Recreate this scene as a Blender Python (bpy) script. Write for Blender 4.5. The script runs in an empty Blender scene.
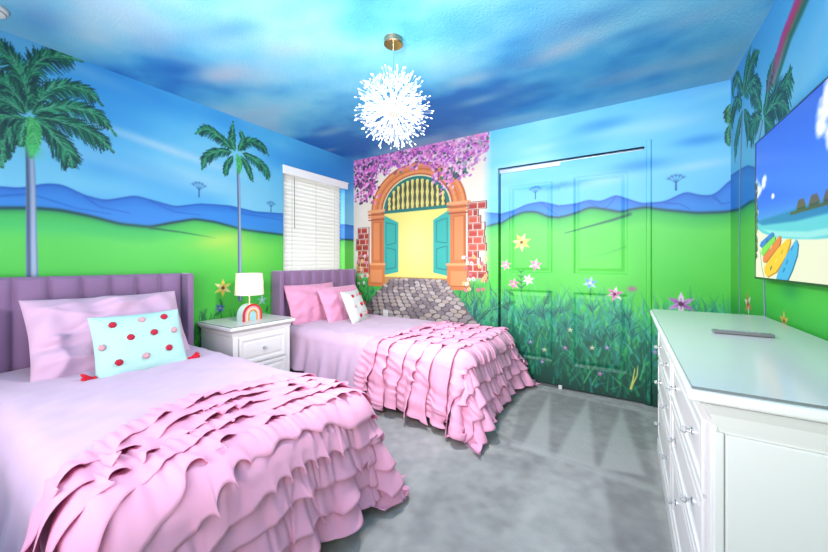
import bpy, bmesh, math, random
import numpy as np
from mathutils import Vector, Matrix, Euler
random.seed(7); RNG = np.random.default_rng(11)
C = bpy.context.scene.collection
PI = math.pi
# ------------------------------------------------------------------ room and camera numbers
W, H, YF = 3.60, 2.44, -3.75            # right wall x, ceiling z, front wall y
CX, CY, CZ, YAW, FPX, HV = 2.975, -3.244, 1.135, 0.5649, 336.46, 262.14

cam = bpy.data.cameras.new('camera'); co = bpy.data.objects.new('camera', cam); C.objects.link(co)
co.location = (CX, CY, CZ); co.rotation_euler = (PI/2, 0, YAW)
cam.sensor_width = 36; cam.lens = 36*FPX/828; cam.shift_y = (HV-276)/828; cam.clip_start = .02
bpy.context.scene.camera = co

sc = bpy.context.scene
sc.view_settings.view_transform = 'Standard'; sc.view_settings.look = 'None'
sc.view_settings.exposure = 0.75; sc.view_settings.gamma = 1
sc.view_settings.use_curve_mapping = False
world = bpy.data.worlds.new('world'); sc.world = world; world.use_nodes = True
bg = world.node_tree.nodes['Background']; bg.inputs[0].default_value = (.93,.97,1,1); bg.inputs[1].default_value = 2.0

def area(name, loc, rot, sx, sy, power, color=(1,1,1)):
    l = bpy.data.lights.new(name, 'AREA'); l.shape = 'RECTANGLE'; l.size = sx; l.size_y = sy
    l.energy = power; l.color = color
    o = bpy.data.objects.new(name, l); C.objects.link(o); o.location = loc; o.rotation_euler = rot
    return o
area('front_fill', (1.95, -3.70, 1.35), (PI/2+.42, 0, 0), 3.2, 1.7, 37, (1,.94,.91))  # added soft fill behind the camera; the front wall has no opening
fl = area('far_fill', (2.3, -3.55, 1.75), Vector((-.55, 3.1, .50)).to_track_quat('-Z','Y').to_euler(), 1.4, .5, 40, (1,.96,.94)); fl.data.spread = math.radians(110)  # added fill aimed at the far ceiling and upper back wall
area('ceiling_fill', (1.9, -3.45, .9), (PI-.9, 0, 0), 2.6, .45, 14, (1,.965,.95))  # unseen helper light tilted upward to brighten the ceiling
area('overhead_fill', (2.35, -3.05, 2.43), (0, 0, 0), 1.5, 1.0, 4, (1,.94,.90))  # added out-of-view fill shining down on dresser and bed
area('window_daylight', (-.095, -.605, 1.45), (0, -PI/2, 0), 1.2, .8, 4.5, (.97,.99,1))

# ------------------------------------------------------------------ helpers
PK = .62      # reflectance of the wall paints and of the furnishings, relative to a perfect white
def at(u, v, ax, val):
    """a pixel of the photograph -> the point where its line of sight meets the plane axis=val"""
    fw = np.array([-math.sin(YAW), math.cos(YAW), 0]); rt = np.array([math.cos(YAW), math.sin(YAW), 0])
    r = fw + rt*(u-414)/FPX + np.array([0,0,(HV-v)/FPX]); c = np.array([CX,CY,CZ])
    return c + r*(val-c[ax])/r[ax]
def lin(c):
    c = np.asarray(c, float)
    return np.where(c <= .04045, c/12.92, ((np.maximum(c,0)+.055)/1.055)**2.4)
def S(r, g, b): return tuple(float(x) for x in lin(np.array([r,g,b])/255))

def mat(name, col=(.8,.8,.8), rough=.5, metal=0, bump=0, bscale=60, var=0, **kw):
    if metal < .5: col = tuple(c*.68 for c in col)
    m = bpy.data.materials.new(name); m.use_nodes = True; nt = m.node_tree; p = nt.nodes['Principled BSDF']
    p.inputs['Base Color'].default_value = (*col, 1); p.inputs['Roughness'].default_value = rough
    p.inputs['Metallic'].default_value = metal
    for k, v in kw.items():
        p.inputs[k.replace('_', ' ')].default_value = v
    tc = nt.nodes.new('ShaderNodeTexCoord')
    if bump:
        n = nt.nodes.new('ShaderNodeTexNoise'); n.inputs['Scale'].default_value = bscale; n.inputs['Detail'].default_value = 4
        b = nt.nodes.new('ShaderNodeBump'); b.inputs['Strength'].default_value = bump; b.inputs['Distance'].default_value = .01
        nt.links.new(tc.outputs['Object'], n.inputs['Vector']); nt.links.new(n.outputs['Fac'], b.inputs['Height'])
        nt.links.new(b.outputs['Normal'], p.inputs['Normal'])
    if var:
        n = nt.nodes.new('ShaderNodeTexNoise'); n.inputs['Scale'].default_value = 7; n.inputs['Detail'].default_value = 5
        mx = nt.nodes.new('ShaderNodeMix'); mx.data_type = 'RGBA'
        mx.inputs[6].default_value = (*[c*(1-var) for c in col], 1); mx.inputs[7].default_value = (*[min(1, c*(1+var)) for c in col], 1)
        nt.links.new(tc.outputs['Object'], n.inputs['Vector']); nt.links.new(n.outputs['Fac'], mx.inputs[0])
        nt.links.new(mx.outputs[2], p.inputs['Base Color'])
    return m
def paint_mat(name, rough=.6, bump=0, bscale=90, emit=0):
    m = mat(name, rough=rough, bump=bump, bscale=bscale); nt = m.node_tree; p = nt.nodes['Principled BSDF']
    a = nt.nodes.new('ShaderNodeAttribute'); a.attribute_name = 'Col'
    if emit:
        p.inputs['Base Color'].default_value = (.01,.01,.01,1)
        nt.links.new(a.outputs['Color'], p.inputs['Emission Color']); p.inputs['Emission Strength'].default_value = emit
    else: nt.links.new(a.outputs['Color'], p.inputs['Base Color'])
    return m

def link(o, parent=None):
    C.objects.link(o)
    if parent is not None: o.parent = parent
    return o
def obj(name, bm, m, parent=None, smooth=False):
    me = bpy.data.meshes.new(name); bmesh.ops.recalc_face_normals(bm, faces=bm.faces); bm.to_mesh(me); bm.free()
    if m: me.materials.append(m)
    if smooth:
        for p in me.polygons: p.use_smooth = True
    return link(bpy.data.objects.new(name, me), parent)
def npmesh(name, V, F, m, parent=None, smooth=True, col=None):
    V = np.asarray(V, np.float32).reshape(-1,3); F = np.asarray(F, np.int32)
    me = bpy.data.meshes.new(name); n, k = F.shape
    me.vertices.add(len(V)); me.vertices.foreach_set('co', V.ravel())
    me.loops.add(n*k); me.loops.foreach_set('vertex_index', F.ravel())
    me.polygons.add(n); me.polygons.foreach_set('loop_start', np.arange(n, dtype=np.int32)*k)
    me.update(calc_edges=True)
    me.polygons.foreach_set('use_smooth', np.full(n, smooth))
    if col is not None:
        a = me.color_attributes.new('Col', 'FLOAT_COLOR', 'POINT')
        a.data.foreach_set('color', np.c_[np.asarray(col, np.float32).reshape(-1,3), np.ones(len(V), np.float32)].astype(np.float32).ravel())
    me.materials.append(m); me.validate()
    return link(bpy.data.objects.new(name, me), parent)
def gridF(nr, nc, mask=None, wrap=False):
    i = np.arange(nr*nc).reshape(nr, nc)
    if wrap: i = np.c_[i, i[:, :1]]
    q = np.stack([i[:-1,:-1], i[:-1,1:], i[1:,1:], i[1:,:-1]], -1)
    if mask is not None: q = q[mask]
    return q.reshape(-1,4)
def tag(o, label, cat, group=None):
    o['label'] = label; o['category'] = cat
    if group: o['group'] = group
    return o
def thing(name, label, cat, loc=(0,0,0), rz=0, group=None):
    o = bpy.data.objects.new(name, None); C.objects.link(o); o.empty_display_size = .1
    o.location = loc; o.rotation_euler = (0,0,rz)
    return tag(o, label, cat, group)
def struct(o): o['kind'] = 'structure'; return o
def box(bm, x0, x1, y0, y1, z0, z1, bev=0, seg=2):
    r = bmesh.ops.create_cube(bm, size=1); vs = r['verts']
    for v in vs: v.co = Vector(((x0+x1)/2+v.co.x*(x1-x0), (y0+y1)/2+v.co.y*(y1-y0), (z0+z1)/2+v.co.z*(z1-z0)))
    if bev:
        es = list({e for v in vs for e in v.link_edges})
        bmesh.ops.bevel(bm, geom=es, offset=bev, segments=seg, affect='EDGES', profile=.5)
    return bm
def BX(*a, **k): return box(bmesh.new(), *a, **k)
def cyl(bm, p, q, r0, r1=None, n=12, caps=True):
    p = Vector(p); q = Vector(q); r1 = r0 if r1 is None else r1; d = q-p
    r = bmesh.ops.create_cone(bm, cap_ends=caps, segments=n, radius1=r0, radius2=r1, depth=d.length)
    M = Matrix.Translation((p+q)/2) @ d.to_track_quat('Z','Y').to_matrix().to_4x4()
    bmesh.ops.transform(bm, matrix=M, verts=r['verts']); return bm
def ball(bm, c, r, sc3=(1,1,1), n=10, rot=None):
    k = bmesh.ops.create_uvsphere(bm, u_segments=n, v_segments=max(5,n*2//3), radius=r)
    M = Matrix.Translation(c) @ (rot or Matrix.Identity(4)) @ Matrix.Diagonal((*sc3,1))
    bmesh.ops.transform(bm, matrix=M, verts=k['verts']); return bm
def lathe(bm, prof, c=(0,0,0), n=32, rot=None):
    rings = []
    for r, z in prof:
        rings.append([bm.verts.new((r*math.cos(2*PI*k/n), r*math.sin(2*PI*k/n), z)) for k in range(n)])
    for a, b in zip(rings, rings[1:]):
        for k in range(n): bm.faces.new((a[k], a[(k+1)%n], b[(k+1)%n], b[k]))
    if prof[0][0] > 0: bm.faces.new(rings[0])
    if prof[-1][0] > 0: bm.faces.new(rings[-1])
    vs = [v for r in rings for v in r]
    M = Matrix.Translation(c) @ (rot or Matrix.Identity(4)); bmesh.ops.transform(bm, matrix=M, verts=vs)
    return bm
def molding(bm, x0, x1, y0, y1, prof):
    """stack of rectangles swept through a profile [(overhang, z)...]"""
    rings = []
    for o, z in prof:
        rings.append([bm.verts.new(p) for p in ((x0-o,y0-o,z),(x1+o,y0-o,z),(x1+o,y1+o,z),(x0-o,y1+o,z))])
    for a, b in zip(rings, rings[1:]):
        for k in range(4): bm.faces.new((a[k], a[(k+1)%4], b[(k+1)%4], b[k]))
    bm.faces.new(rings[0]); bm.faces.new(rings[-1]); return bm

# ------------------------------------------------------------------ painter for the mural (real paint on the walls)
def fbm(nh, nw, cell, seed, octs=4, stretch=1.0):
    g = np.random.default_rng(seed); out = np.zeros((nh, nw)); amp = 1; tot = 0
    for o in range(octs):
        c = cell/2**o; ch, cw = c, c*stretch
        gh, gw = int(nh/ch)+3, int(nw/cw)+3; a = g.random((gh, gw))
        y = np.arange(nh)/ch; x = np.arange(nw)/cw
        yi = y.astype(int); xi = x.astype(int); fy = y-yi; fx = x-xi
        fy = (fy*fy*(3-2*fy))[:,None]; fx = (fx*fx*(3-2*fx))[None,:]
        A = a[np.ix_(yi,xi)]; B = a[np.ix_(yi,xi+1)]; Cc = a[np.ix_(yi+1,xi)]; D = a[np.ix_(yi+1,xi+1)]
        out += amp*((A*(1-fx)+B*fx)*(1-fy)+(Cc*(1-fx)+D*fx)*fy); tot += amp; amp *= .5
    return out/tot
class Canvas:
    def __init__(s, h0, h1, z0, z1, res, px):
        s.h0, s.z0, s.res, s.px = h0, z0, res, px
        s.nw = int(round((h1-h0)/res))+1; s.nh = int(round((z1-z0)/res))+1
        s.h = h0+np.arange(s.nw)*res; s.z = z0+np.arange(s.nh)*res
        s.img = np.zeros((s.nh, s.nw, 3))
    def P(s, pts): return [s.px(*p) for p in pts]
    def boxof(s, x0, x1, y0, y1):
        a = max(0, int((x0-s.h0)/s.res)-1); b = min(s.nw, int((x1-s.h0)/s.res)+3)
        c = max(0, int((y0-s.z0)/s.res)-1); d = min(s.nh, int((y1-s.z0)/s.res)+3)
        return (a,b,c,d) if b > a and d > c else None
    def blend(s, bx, cov, col):
        a,b,c,d = bx; cov = np.clip(cov,0,1)[...,None]
        s.img[c:d,a:b] = s.img[c:d,a:b]*(1-cov)+np.array(col)/255*cov
    def stroke(s, pts, w0, w1, col, alpha=1, soft=.004, world=False):
        if not world: pts = s.P(pts)
        m = max(w0,w1)+soft*2; xs = [p[0] for p in pts]; ys = [p[1] for p in pts]
        bx = s.boxof(min(xs)-m, max(xs)+m, min(ys)-m, max(ys)+m)
        if not bx: return
        a,b,c,d = bx; X = s.h[None,a:b]; Y = s.z[c:d,None]; cov = 0
        n = len(pts)-1
        for i in range(n):
            (x0,y0),(x1,y1) = pts[i],pts[i+1]; dx,dy = x1-x0,y1-y0; L = dx*dx+dy*dy+1e-12
            t = np.clip(((X-x0)*dx+(Y-y0)*dy)/L,0,1); r = w0+(w1-w0)*(i+t)/n
            dist = np.hypot(X-x0-t*dx, Y-y0-t*dy)
            cov = np.maximum(cov, np.clip((r-dist)/soft+.5,0,1))
        s.blend(bx, cov*alpha, col)
    def blob(s, c, rx, ry, col, alpha=1, ang=0, hard=False, world=False):
        x,y = c if world else s.px(*c); R = max(rx,ry)*(1.2 if hard else 2.6)
        bx = s.boxof(x-R,x+R,y-R,y+R)
        if not bx: return
        a,b,cc,d = bx; X = s.h[None,a:b]-x; Y = s.z[cc:d,None]-y
        ca,sa = math.cos(ang),math.sin(ang); u = (X*ca+Y*sa)/rx; v = (-X*sa+Y*ca)/ry; q = u*u+v*v
        s.blend(bx, (np.clip((1-np.sqrt(q))*min(rx,ry)/.004+.5,0,1) if hard else np.exp(-q))*alpha, col)
    def poly(s, pts, col, alpha=1, soft=.006, world=False):
        if not world: pts = s.P(pts)
        xs = [p[0] for p in pts]; ys = [p[1] for p in pts]; m = soft*2
        bx = s.boxof(min(xs)-m, max(xs)+m, min(ys)-m, max(ys)+m)
        if not bx: return
        a,b,c,d = bx; X = np.broadcast_to(s.h[None,a:b], (d-c,b-a)); Y = np.broadcast_to(s.z[c:d,None], (d-c,b-a))
        ins = np.zeros(X.shape,bool); dist = np.full(X.shape,9.)
        for i in range(len(pts)):
            (x0,y0),(x1,y1) = pts[i],pts[(i+1)%len(pts)]; dx,dy = x1-x0,y1-y0
            cr = ((y0>Y)!=(y1>Y)) & (X < dx*(Y-y0)/(dy if abs(dy)>1e-9 else 1e-9)+x0); ins ^= cr
            t = np.clip(((X-x0)*dx+(Y-y0)*dy)/(dx*dx+dy*dy+1e-12),0,1)
            dist = np.minimum(dist, np.hypot(X-x0-t*dx, Y-y0-t*dy))
        s.blend(bx, np.clip(np.where(ins,dist,-dist)/soft+.5,0,1)*alpha, col)
    def ridge(s, pts, colfn, edge=None, ew=.01, soft=.008):
        """everything under a smooth ridge line; colfn(depth below the line, X, Y) -> sRGB"""
        P = sorted(s.P(pts)); xs = np.array([p[0] for p in P]); ys = np.array([p[1] for p in P])
        f = np.interp(s.h, xs, ys); k = max(3,int(.06/s.res)); f = np.convolve(np.pad(f,k,'edge'), np.hanning(2*k+1)/np.hanning(2*k+1).sum(),'valid')
        d = f[None,:]-s.z[:,None]; cov = np.clip(d/soft+.5,0,1)[...,None]
        s.img = s.img*(1-cov)+colfn(d, s.h[None,:], s.z[:,None])*cov
        if edge is not None:
            e = (np.exp(-(d/ew)**2)*.9)[...,None]; s.img = s.img*(1-e)+np.array(edge)/255*e
    def lin(s, k=.62): return lin(np.clip(s.img,0,1))*k
def ramp(t, stops):
    t = np.asarray(t,float); ks = [q[0] for q in stops]; cs = np.array([q[1] for q in stops])/255
    return np.stack([np.interp(t, ks, cs[:,i]) for i in range(3)], -1)

def frond(cv, pts, llen, wide=.006, light=0, both=True, seed=0, world=False):
    P = pts if world else cv.P(pts); g = random.Random(seed)
    P = np.array(P); n = len(P); t = np.linspace(0,n-1,46)
    # smooth curve through the spine
    def cr(t):
        i = min(int(t), n-2); f = t-i
        p0,p1,p2,p3 = P[max(i-1,0)],P[i],P[i+1],P[min(i+2,n-1)]
        return .5*((2*p1)+(-p0+p2)*f+(2*p0-5*p1+4*p2-p3)*f*f+(-p0+3*p1-3*p2+p3)*f**3)
    Q = [cr(x) for x in t]
    pal = [(4,46,48),(6,70,60),(10,88,70),(8,56,66),(24,120,82),(56,168,116)] if not light else [(60,180,90),(120,225,140),(40,150,80),(90,210,110)]
    for layer in range(2):
        for i in range(2, len(Q)-1):
            d = Q[i+1]-Q[i-1]; d = d/(np.linalg.norm(d)+1e-9); f = i/len(Q)
            L = .74*llen*(math.sin(PI*min(1,f*1.02+.12))**.6)*g.uniform(.75,1.1)*(1 if layer == 0 else .75)
            for sd in ((1,-1) if both else (1,)):
                nn = np.array([-d[1],d[0]])*sd; a = g.uniform(.75,1.1)
                e = d*a+nn*(.68); e /= np.linalg.norm(e); down = np.array([0,-.55 if nn[1] < .2 else -.15])
                p0 = Q[i]; p1 = p0+e*L*.55; p2 = p0+(e+down)*L
                c = g.choice(pal[:4] if layer == 0 else pal[2:]) if not light else g.choice(pal)
                cv.stroke([tuple(p0),tuple(p1),tuple(p2)], wide*g.uniform(.8,1.2), wide*.25, c, .92, .003, True)
    for i in range(4, len(Q)-6, 2):        # light strokes that follow the sweep of each leaf
        d = Q[i+3]-Q[i]; nn = np.array([-d[1],d[0]]); nn /= np.linalg.norm(nn)+1e-9; f = i/len(Q); o_ = g.uniform(-.3,.35)*llen*math.sin(PI*f)*.6
        if not light: cv.stroke([tuple(Q[i]+nn*o_*.6),tuple(Q[i+3]+nn*o_),tuple(Q[min(i+6,len(Q)-1)]+nn*o_*1.35)], wide*.35, wide*.1, g.choice([(120,210,160),(90,190,140),(150,226,190)]), .6, .003, True)
    cv.stroke([tuple(q) for q in Q[::3]], wide*.7, wide*.4, (90,190,130), .55, .003, True)
def trunk(cv, pts, w0, w1):
    P = cv.P(pts); cv.stroke(P, w0, w1, (116,138,176), 1, .005, True)
    cv.stroke([(a+w0*.45,b) for a,b in P], w0*.4, w1*.4, (190,205,232), .8, .008, True)
    cv.stroke([(a-w0*.7,b) for a,b in P], w0*.25, w1*.25, (60,84,118), .7, .006, True)
def flower(cv, c, r, petals, colp, colc, n=5, rot=0.3):
    x,y = cv.px(*c)
    for k in range(n):
        a = rot+2*PI*k/n; e = (x+r*math.cos(a), y+r*math.sin(a)); m = (x+r*.5*math.cos(a), y+r*.5*math.sin(a))
        cv.stroke([(x,y),m,e], r*.2, r*.05, petals[k%len(petals)], 1, .005, True)
        cv.blob(m, r*.33, r*.2, petals[k%len(petals)], .95, a, True, True)
        cv.stroke([(x,y),m], r*.07, r*.03, colp, .8, .004, True)
    cv.blob((x,y), r*.2, r*.2, colc, 1, 0, True, True)
def leafstem(cv, c, L, col=(20,110,60), n=6, ang=PI/2):
    x,y = cv.px(*c); dx,dy = math.cos(ang),math.sin(ang)
    cv.stroke([(x,y),(x+dx*L,y+dy*L)], .004,.002,col,1,.004,True)
    for k in range(n):
        t = (k+.7)/n*L; l = L*.34*(1-.5*k/n)
        for s_ in (1,-1):
            a = ang+s_*.85; p = (x+dx*t,y+dy*t)
            cv.stroke([p,(p[0]+math.cos(a)*l*.6,p[1]+math.sin(a)*l*.6),(p[0]+math.cos(a)*l,p[1]+math.sin(a)*l)], l*.13,.001,col,1,.004,True)
def dandelion_tree(cv, c, r, col=(38,98,175)):
    x,y = cv.px(*c)
    for k in range(5):
        a = PI/2+(k-2)*.42; e = (x+math.cos(a)*r, y+math.sin(a)*r)
        cv.stroke([(x,y-r*.9),(x,y),e], .004,.002,col,.8,.006,True); cv.blob(e,r*.2,r*.15,col,.7,0,False,True)

def sky(cv, seed, top=(92,196,248), low=(140,222,253), cloud=.5, dirn=0):
    zz = (cv.z-1.4)/1.04
    cv.img[:] = ramp(np.clip(zz,0,1), [(0,low),(.45,(122,214,252)),(1,top)])[:,None,:]
    n = fbm(cv.nh, cv.nw, 70, seed, 4, 2.2); n2 = fbm(cv.nh, cv.nw, 110, seed+5, 3, 2.4)
    w = np.clip((n-.52)*3.2,0,1)[...,None]*cloud; cv.img[:] = cv.img*(1-w)+np.array((168,226,252))/255*w
    w = np.clip((.47-n2)*4,0,1)[...,None]*.75; cv.img[:] = cv.img*(1-w)+np.array((40,150,240))/255*w
def mountain(seed):
    def f(d, X, Y):
        c = ramp(np.clip(d/.28,0,1), [(0,(44,124,222)),(.25,(56,148,236)),(1,(44,140,238))])
        return c
    return f
def meadow(cv, seed, zlo=.9):
    n = fbm(cv.nh, cv.nw, 120, seed, 3, 2.0)
    def f(d, X, Y):
        c = ramp(np.clip(d/.55,0,1), [(0,(38,158,96)),(.07,(66,196,92)),(.25,(98,222,92)),(1,(72,206,66))])
        w = np.clip((n-.55)*3,0,1)[...,None]*.5; return c*(1-w)+np.array((150,232,84))/255*w
    return f

# ---- left wall painting (coordinates y, z)
RES = .005
LW = Canvas(YF, 0, 0, H, RES, lambda u,v: tuple(at(u,v,0,0)[1:]))
sky(LW, 3)
for c,rx,ry,a in (((170,150),.5,.035,.8),((120,165),.5,.05,.35),((200,178),.35,.06,.4),((60,60),.4,.05,.3)):
    LW.blob(c, rx, ry, (188,230,252), a, -.12)
LW.blob((225,120),.3,.12,(44,150,238),.6); LW.blob((320,190),.35,.3,(34,138,226),.75); LW.blob((350,160),.3,.25,(20,112,206),.6)
dandelion_tree(LW,(199,190),.06); dandelion_tree(LW,(271,207),.05)
LW.ridge([(-60,188),(0,187),(20,189),(45,184),(62,185),(85,196),(105,201),(135,196),(150,200),(175,207),(200,204),(230,206),(255,212),(285,214),(330,222),(353,226)], mountain(1), (30,96,196), .007)
for l in ([(0,196),(30,194),(50,200),(75,208),(110,214)],[(85,197),(100,207),(130,213)],[(150,201),(175,212),(200,215)],[(230,207),(245,214),(270,218),(285,221)]):
    LW.stroke(l,.006,.003,(30,104,206),.8,.012)
LW.ridge([(-60,207),(0,208),(35,208),(60,210),(90,216),(120,224),(150,227),(170,223),(195,219),(215,222),(245,230),(285,235),(353,240)], meadow(LW,21), (6,66,72), .011, .012)
LW.stroke([(150,228),(180,232),(215,238)],.008,.002,(10,90,70),.9,.012)
LW.blob((222,240),.22,.07,(196,232,96),.8,.2); LW.blob((240,250),.3,.12,(170,228,90),.5); LW.blob((60,228),.5,.05,(60,210,120),.5)
LW.blob((300,255),.3,.2,(50,190,60),.5)
trunk(LW, [(29.5,145),(31,190),(31.5,240),(32.5,300)], .017,.026)
trunk(LW, [(238,160),(239,200),(239.5,240),(240,300)], .013,.018)
for i,(p,l,b) in enumerate([
    ([(29,112),(28,95),(32,69),(46,58),(64,56),(84,62)],.15,True),([(32,112),(43,95),(64,86),(87,91),(103,106)],.13,True),
    ([(32,114),(49,109),(75,107),(99,116),(117,137)],.13,True),([(34,117),(58,120),(81,127),(101,139),(114,153)],.13,True),
    ([(33,118),(49,130),(62,144),(70,157),(72,168)],.13,True),([(29,110),(25,84),(12,60),(-2,46),(-16,40)],.14,True),
    ([(27,112),(17,96),(4,80),(-14,72)],.13,True),([(25,114),(12,104),(-4,98),(-20,104)],.12,True),
    ([(24,117),(12,124),(4,142),(2,168)],.10,True),([(24,118),(8,116),(-12,126),(-24,150)],.12,True),([(27,118),(22,132),(20,146)],.06,True)]):
    frond(LW,p,l,.0075,0,b,i)
frond(LW,[(29,116),(33,126),(33,140),(31,158)],.07,.006,1,True,30); LW.blob((33,150),.03,.04,(90,230,120),.8)
for i,(p,l) in enumerate([
    ([(235,151),(232,140),(233,121)],.09),([(233,150),(221,138),(207,129),(195,134)],.10),([(232,152),(218,151),(206,157),(202,170)],.09),
    ([(240,150),(249,141),(261,145),(269,156)],.10),([(242,153),(256,160),(266,170),(269,181)],.10),([(241,156),(248,167),(253,182)],.07),
    ([(233,156),(227,165),(225,176)],.06),([(238,151),(243,140),(240,130)],.07)]):
    frond(LW,p,l,.0065,0,True,50+i)
frond(LW,[(237,154),(239,162),(239,174)],.06,.006,1,True,70)
flower(LW,(223,288),.075,[(250,236,120),(250,214,96),(255,244,170)],(240,170,60),(120,40,20),6,.5)
flower(LW,(220,308),.045,[(74,84,200),(110,120,230)],(60,60,160),(230,220,120),6)
flower(LW,(262,300),.05,[(160,225,215),(200,240,230)],(120,190,190),(240,250,240),5)
for c,L,a in (((202,320),.09,1.2),((206,322),.1,2.0),((214,316),.07,.5),((222,306),.06,1.8),((266,312),.06,1.2)): leafstem(LW,c,L,(16,104,70),6,a)
for k in range(160):
    u = random.uniform(190,300); y,_ = LW.px(u,300); z = random.uniform(.2,.62)
    LW.stroke([(y,z),(y+random.uniform(-.03,.03),z+random.uniform(.05,.16))],.005,.001,random.choice([(10,90,70),(0,70,60),(20,130,90)]),.9,.004,True)

# ---- back wall painting (coordinates x, z)
BW = Canvas(0, W, 0, H, RES, lambda u,v: (at(u,v,1,0)[0], at(u,v,1,0)[2]))
sky(BW, 9, (96,196,250), (112,210,252), .55)
for c,rx,ry,a in (((520,165),.22,.04,.75),((600,180),.25,.05,.7),((665,125),.25,.05,.5),((700,165),.2,.035,.7),((620,130),.3,.05,.45),((540,148),.2,.04,.5)):
    BW.blob(c,rx,ry,(178,230,252),a,.05)
for c,rx,ry in (((600,125),.2,.05),((560,185),.2,.03),((640,165),.2,.05),((700,140),.15,.04)): BW.blob(c,rx,ry,(32,138,236),.6)
dandelion_tree(BW,(534,192),.06); dandelion_tree(BW,(676,183),.06)
BW.ridge([(480,212),(498,214),(512,210),(525,204),(540,201),(561,206),(575,204),(589,200),(600,202),(616,195),(630,200),(643,204),(665,202),(686,192),(700,196),(714,196),(725,186),(735,174)], mountain(2),(30,100,200),.008)
for l in ([(540,202),(550,210),(556,214)],[(616,196),(608,206),(600,210)],[(665,203),(680,204),(690,209)],[(714,197),(722,204),(731,202)],[(589,202),(600,208)]): BW.stroke(l,.006,.002,(28,98,198),.8,.012)
BW.ridge([(480,228),(499,223),(510,216),(523,211),(535,211),(547,216),(561,217),(575,213),(590,207),(605,209),(621,212),(632,209),(645,207),(665,210),(697,213),(727,212),(740,208)], meadow(BW,33),(6,80,90),.011,.014)
BW.stroke([(565,233),(590,226),(612,220),(630,214)],.004,.012,(10,96,80),.9,.016); BW.stroke([(585,258),(605,254),(625,247)],.003,.006,(40,170,70),.7,.02)
BW.blob((600,270),.3,.2,(110,232,88),.6)
n = fbm(BW.nh,BW.nw,60,77,4,.6)
d = np.clip((.80+(n-.5)*.35-BW.z[:,None])/.22,0,1)[...,None]
gcol = ramp(np.clip(BW.z/.8,0,1),[(0,(2,66,56)),(.35,(0,96,70)),(.7,(10,124,96)),(1,(40,170,110))])[:,None,:]
BW.img = np.where(BW.h[None,:,None] > 1.2, BW.img*(1-d)+gcol*d, BW.img)
pal = [(0,96,74),(6,120,90),(0,82,70),(24,156,104),(40,176,110),(40,160,150),(90,206,166),(20,120,120),(100,214,100)]
for k in range(1500):
    x = random.uniform(1.62,3.6); z = .78*random.random()**.8; L = random.uniform(.06,.2); a = random.gauss(PI/2,.35)
    c = random.choice(pal[3:] if z > .48 else (pal if z > .25 else pal[:6])); b = random.uniform(-.04,.04)
    BW.stroke([(x,z),(x+math.cos(a)*L*.5,z+math.sin(a)*L*.5),(x+math.cos(a)*L+b,z+math.sin(a)*L)], random.uniform(.005,.012),.001,c,.62,.008,True)
for k in range(26):
    x = random.uniform(1.95,3.1); z = random.uniform(.42,.72); a0 = random.uniform(.9,2.2)
    for j in range(9):
        a = a0+(j-4)*.16; L = random.uniform(.08,.15)
        BW.stroke([(x,z),(x+math.cos(a)*L*.6,z+math.sin(a)*L*.6),(x+math.cos(a)*L,z+math.sin(a)*L-.01)],.006,.001,random.choice([(0,90,84),(10,120,110),(30,160,130)]),.9,.004,True)
for c,col in (((529,343),0),((543,351),1),((565,348),2),((592,348),1),((607,348),0),((541,363),0),((600,374),2),((655,352),0),((570,330),1)):
    flower(BW,c,.022,[(170,150,225),(235,235,190),(200,120,200)][col:col+1],(120,90,180),(240,240,160),5)
BW.stroke([(631,389),(633,380),(635,368)],.008,.002,(240,232,130),1); BW.stroke([(632,386),(637,376),(638,366)],.006,.002,(220,230,120),1)
for p in ([(584,383),(590,372),(586,362)],[(592,385),(598,374)],[(640,380),(644,366),(642,350)],[(620,384),(612,376)],[(508,350),(512,335)]): BW.stroke(p,.006,.001,(80,200,120),.8)
leafstem(BW,(512,296),.09,(10,110,66),5,2.5); leafstem(BW,(520,292),.2,(20,130,60),4,1.6); leafstem(BW,(503,305),.1,(0,100,70),7,.3)
leafstem(BW,(543,306),.14,(0,104,84),8,1.2); leafstem(BW,(590,297),.07,(20,120,70),3,1.5); leafstem(BW,(614,306),.06,(10,110,70),3,1.6); leafstem(BW,(567,312),.12,(10,130,90),8,1.3)
leafstem(BW,(540,262),.0001)
flower(BW,(520,242),.085,[(250,240,110),(255,248,170)],(236,190,60),(130,90,40),7)
flower(BW,(504,265),.055,[(240,150,200),(250,190,220)],(200,80,150),(250,230,160),6); flower(BW,(534,265),.06,[(238,140,196),(250,200,226)],(190,70,150),(250,230,170),6)
flower(BW,(527,280),.055,[(250,250,250),(240,220,235)],(240,190,210),(250,220,120),6); flower(BW,(512,284),.055,[(236,120,180),(250,170,210)],(190,60,130),(250,230,150),6)
flower(BW,(590,283),.055,[(120,170,245),(190,220,255)],(90,120,220),(240,240,200),6); flower(BW,(614.6,294),.06,[(236,120,190),(250,220,235)],(170,30,110),(110,20,80),6)
BW.blob((632,289),.03,.02,(190,90,150),.9); flower(BW,(681,304),.085,[(200,150,215),(236,210,240),(176,110,190)],(130,50,130),(90,20,80),6,.52)

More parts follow.
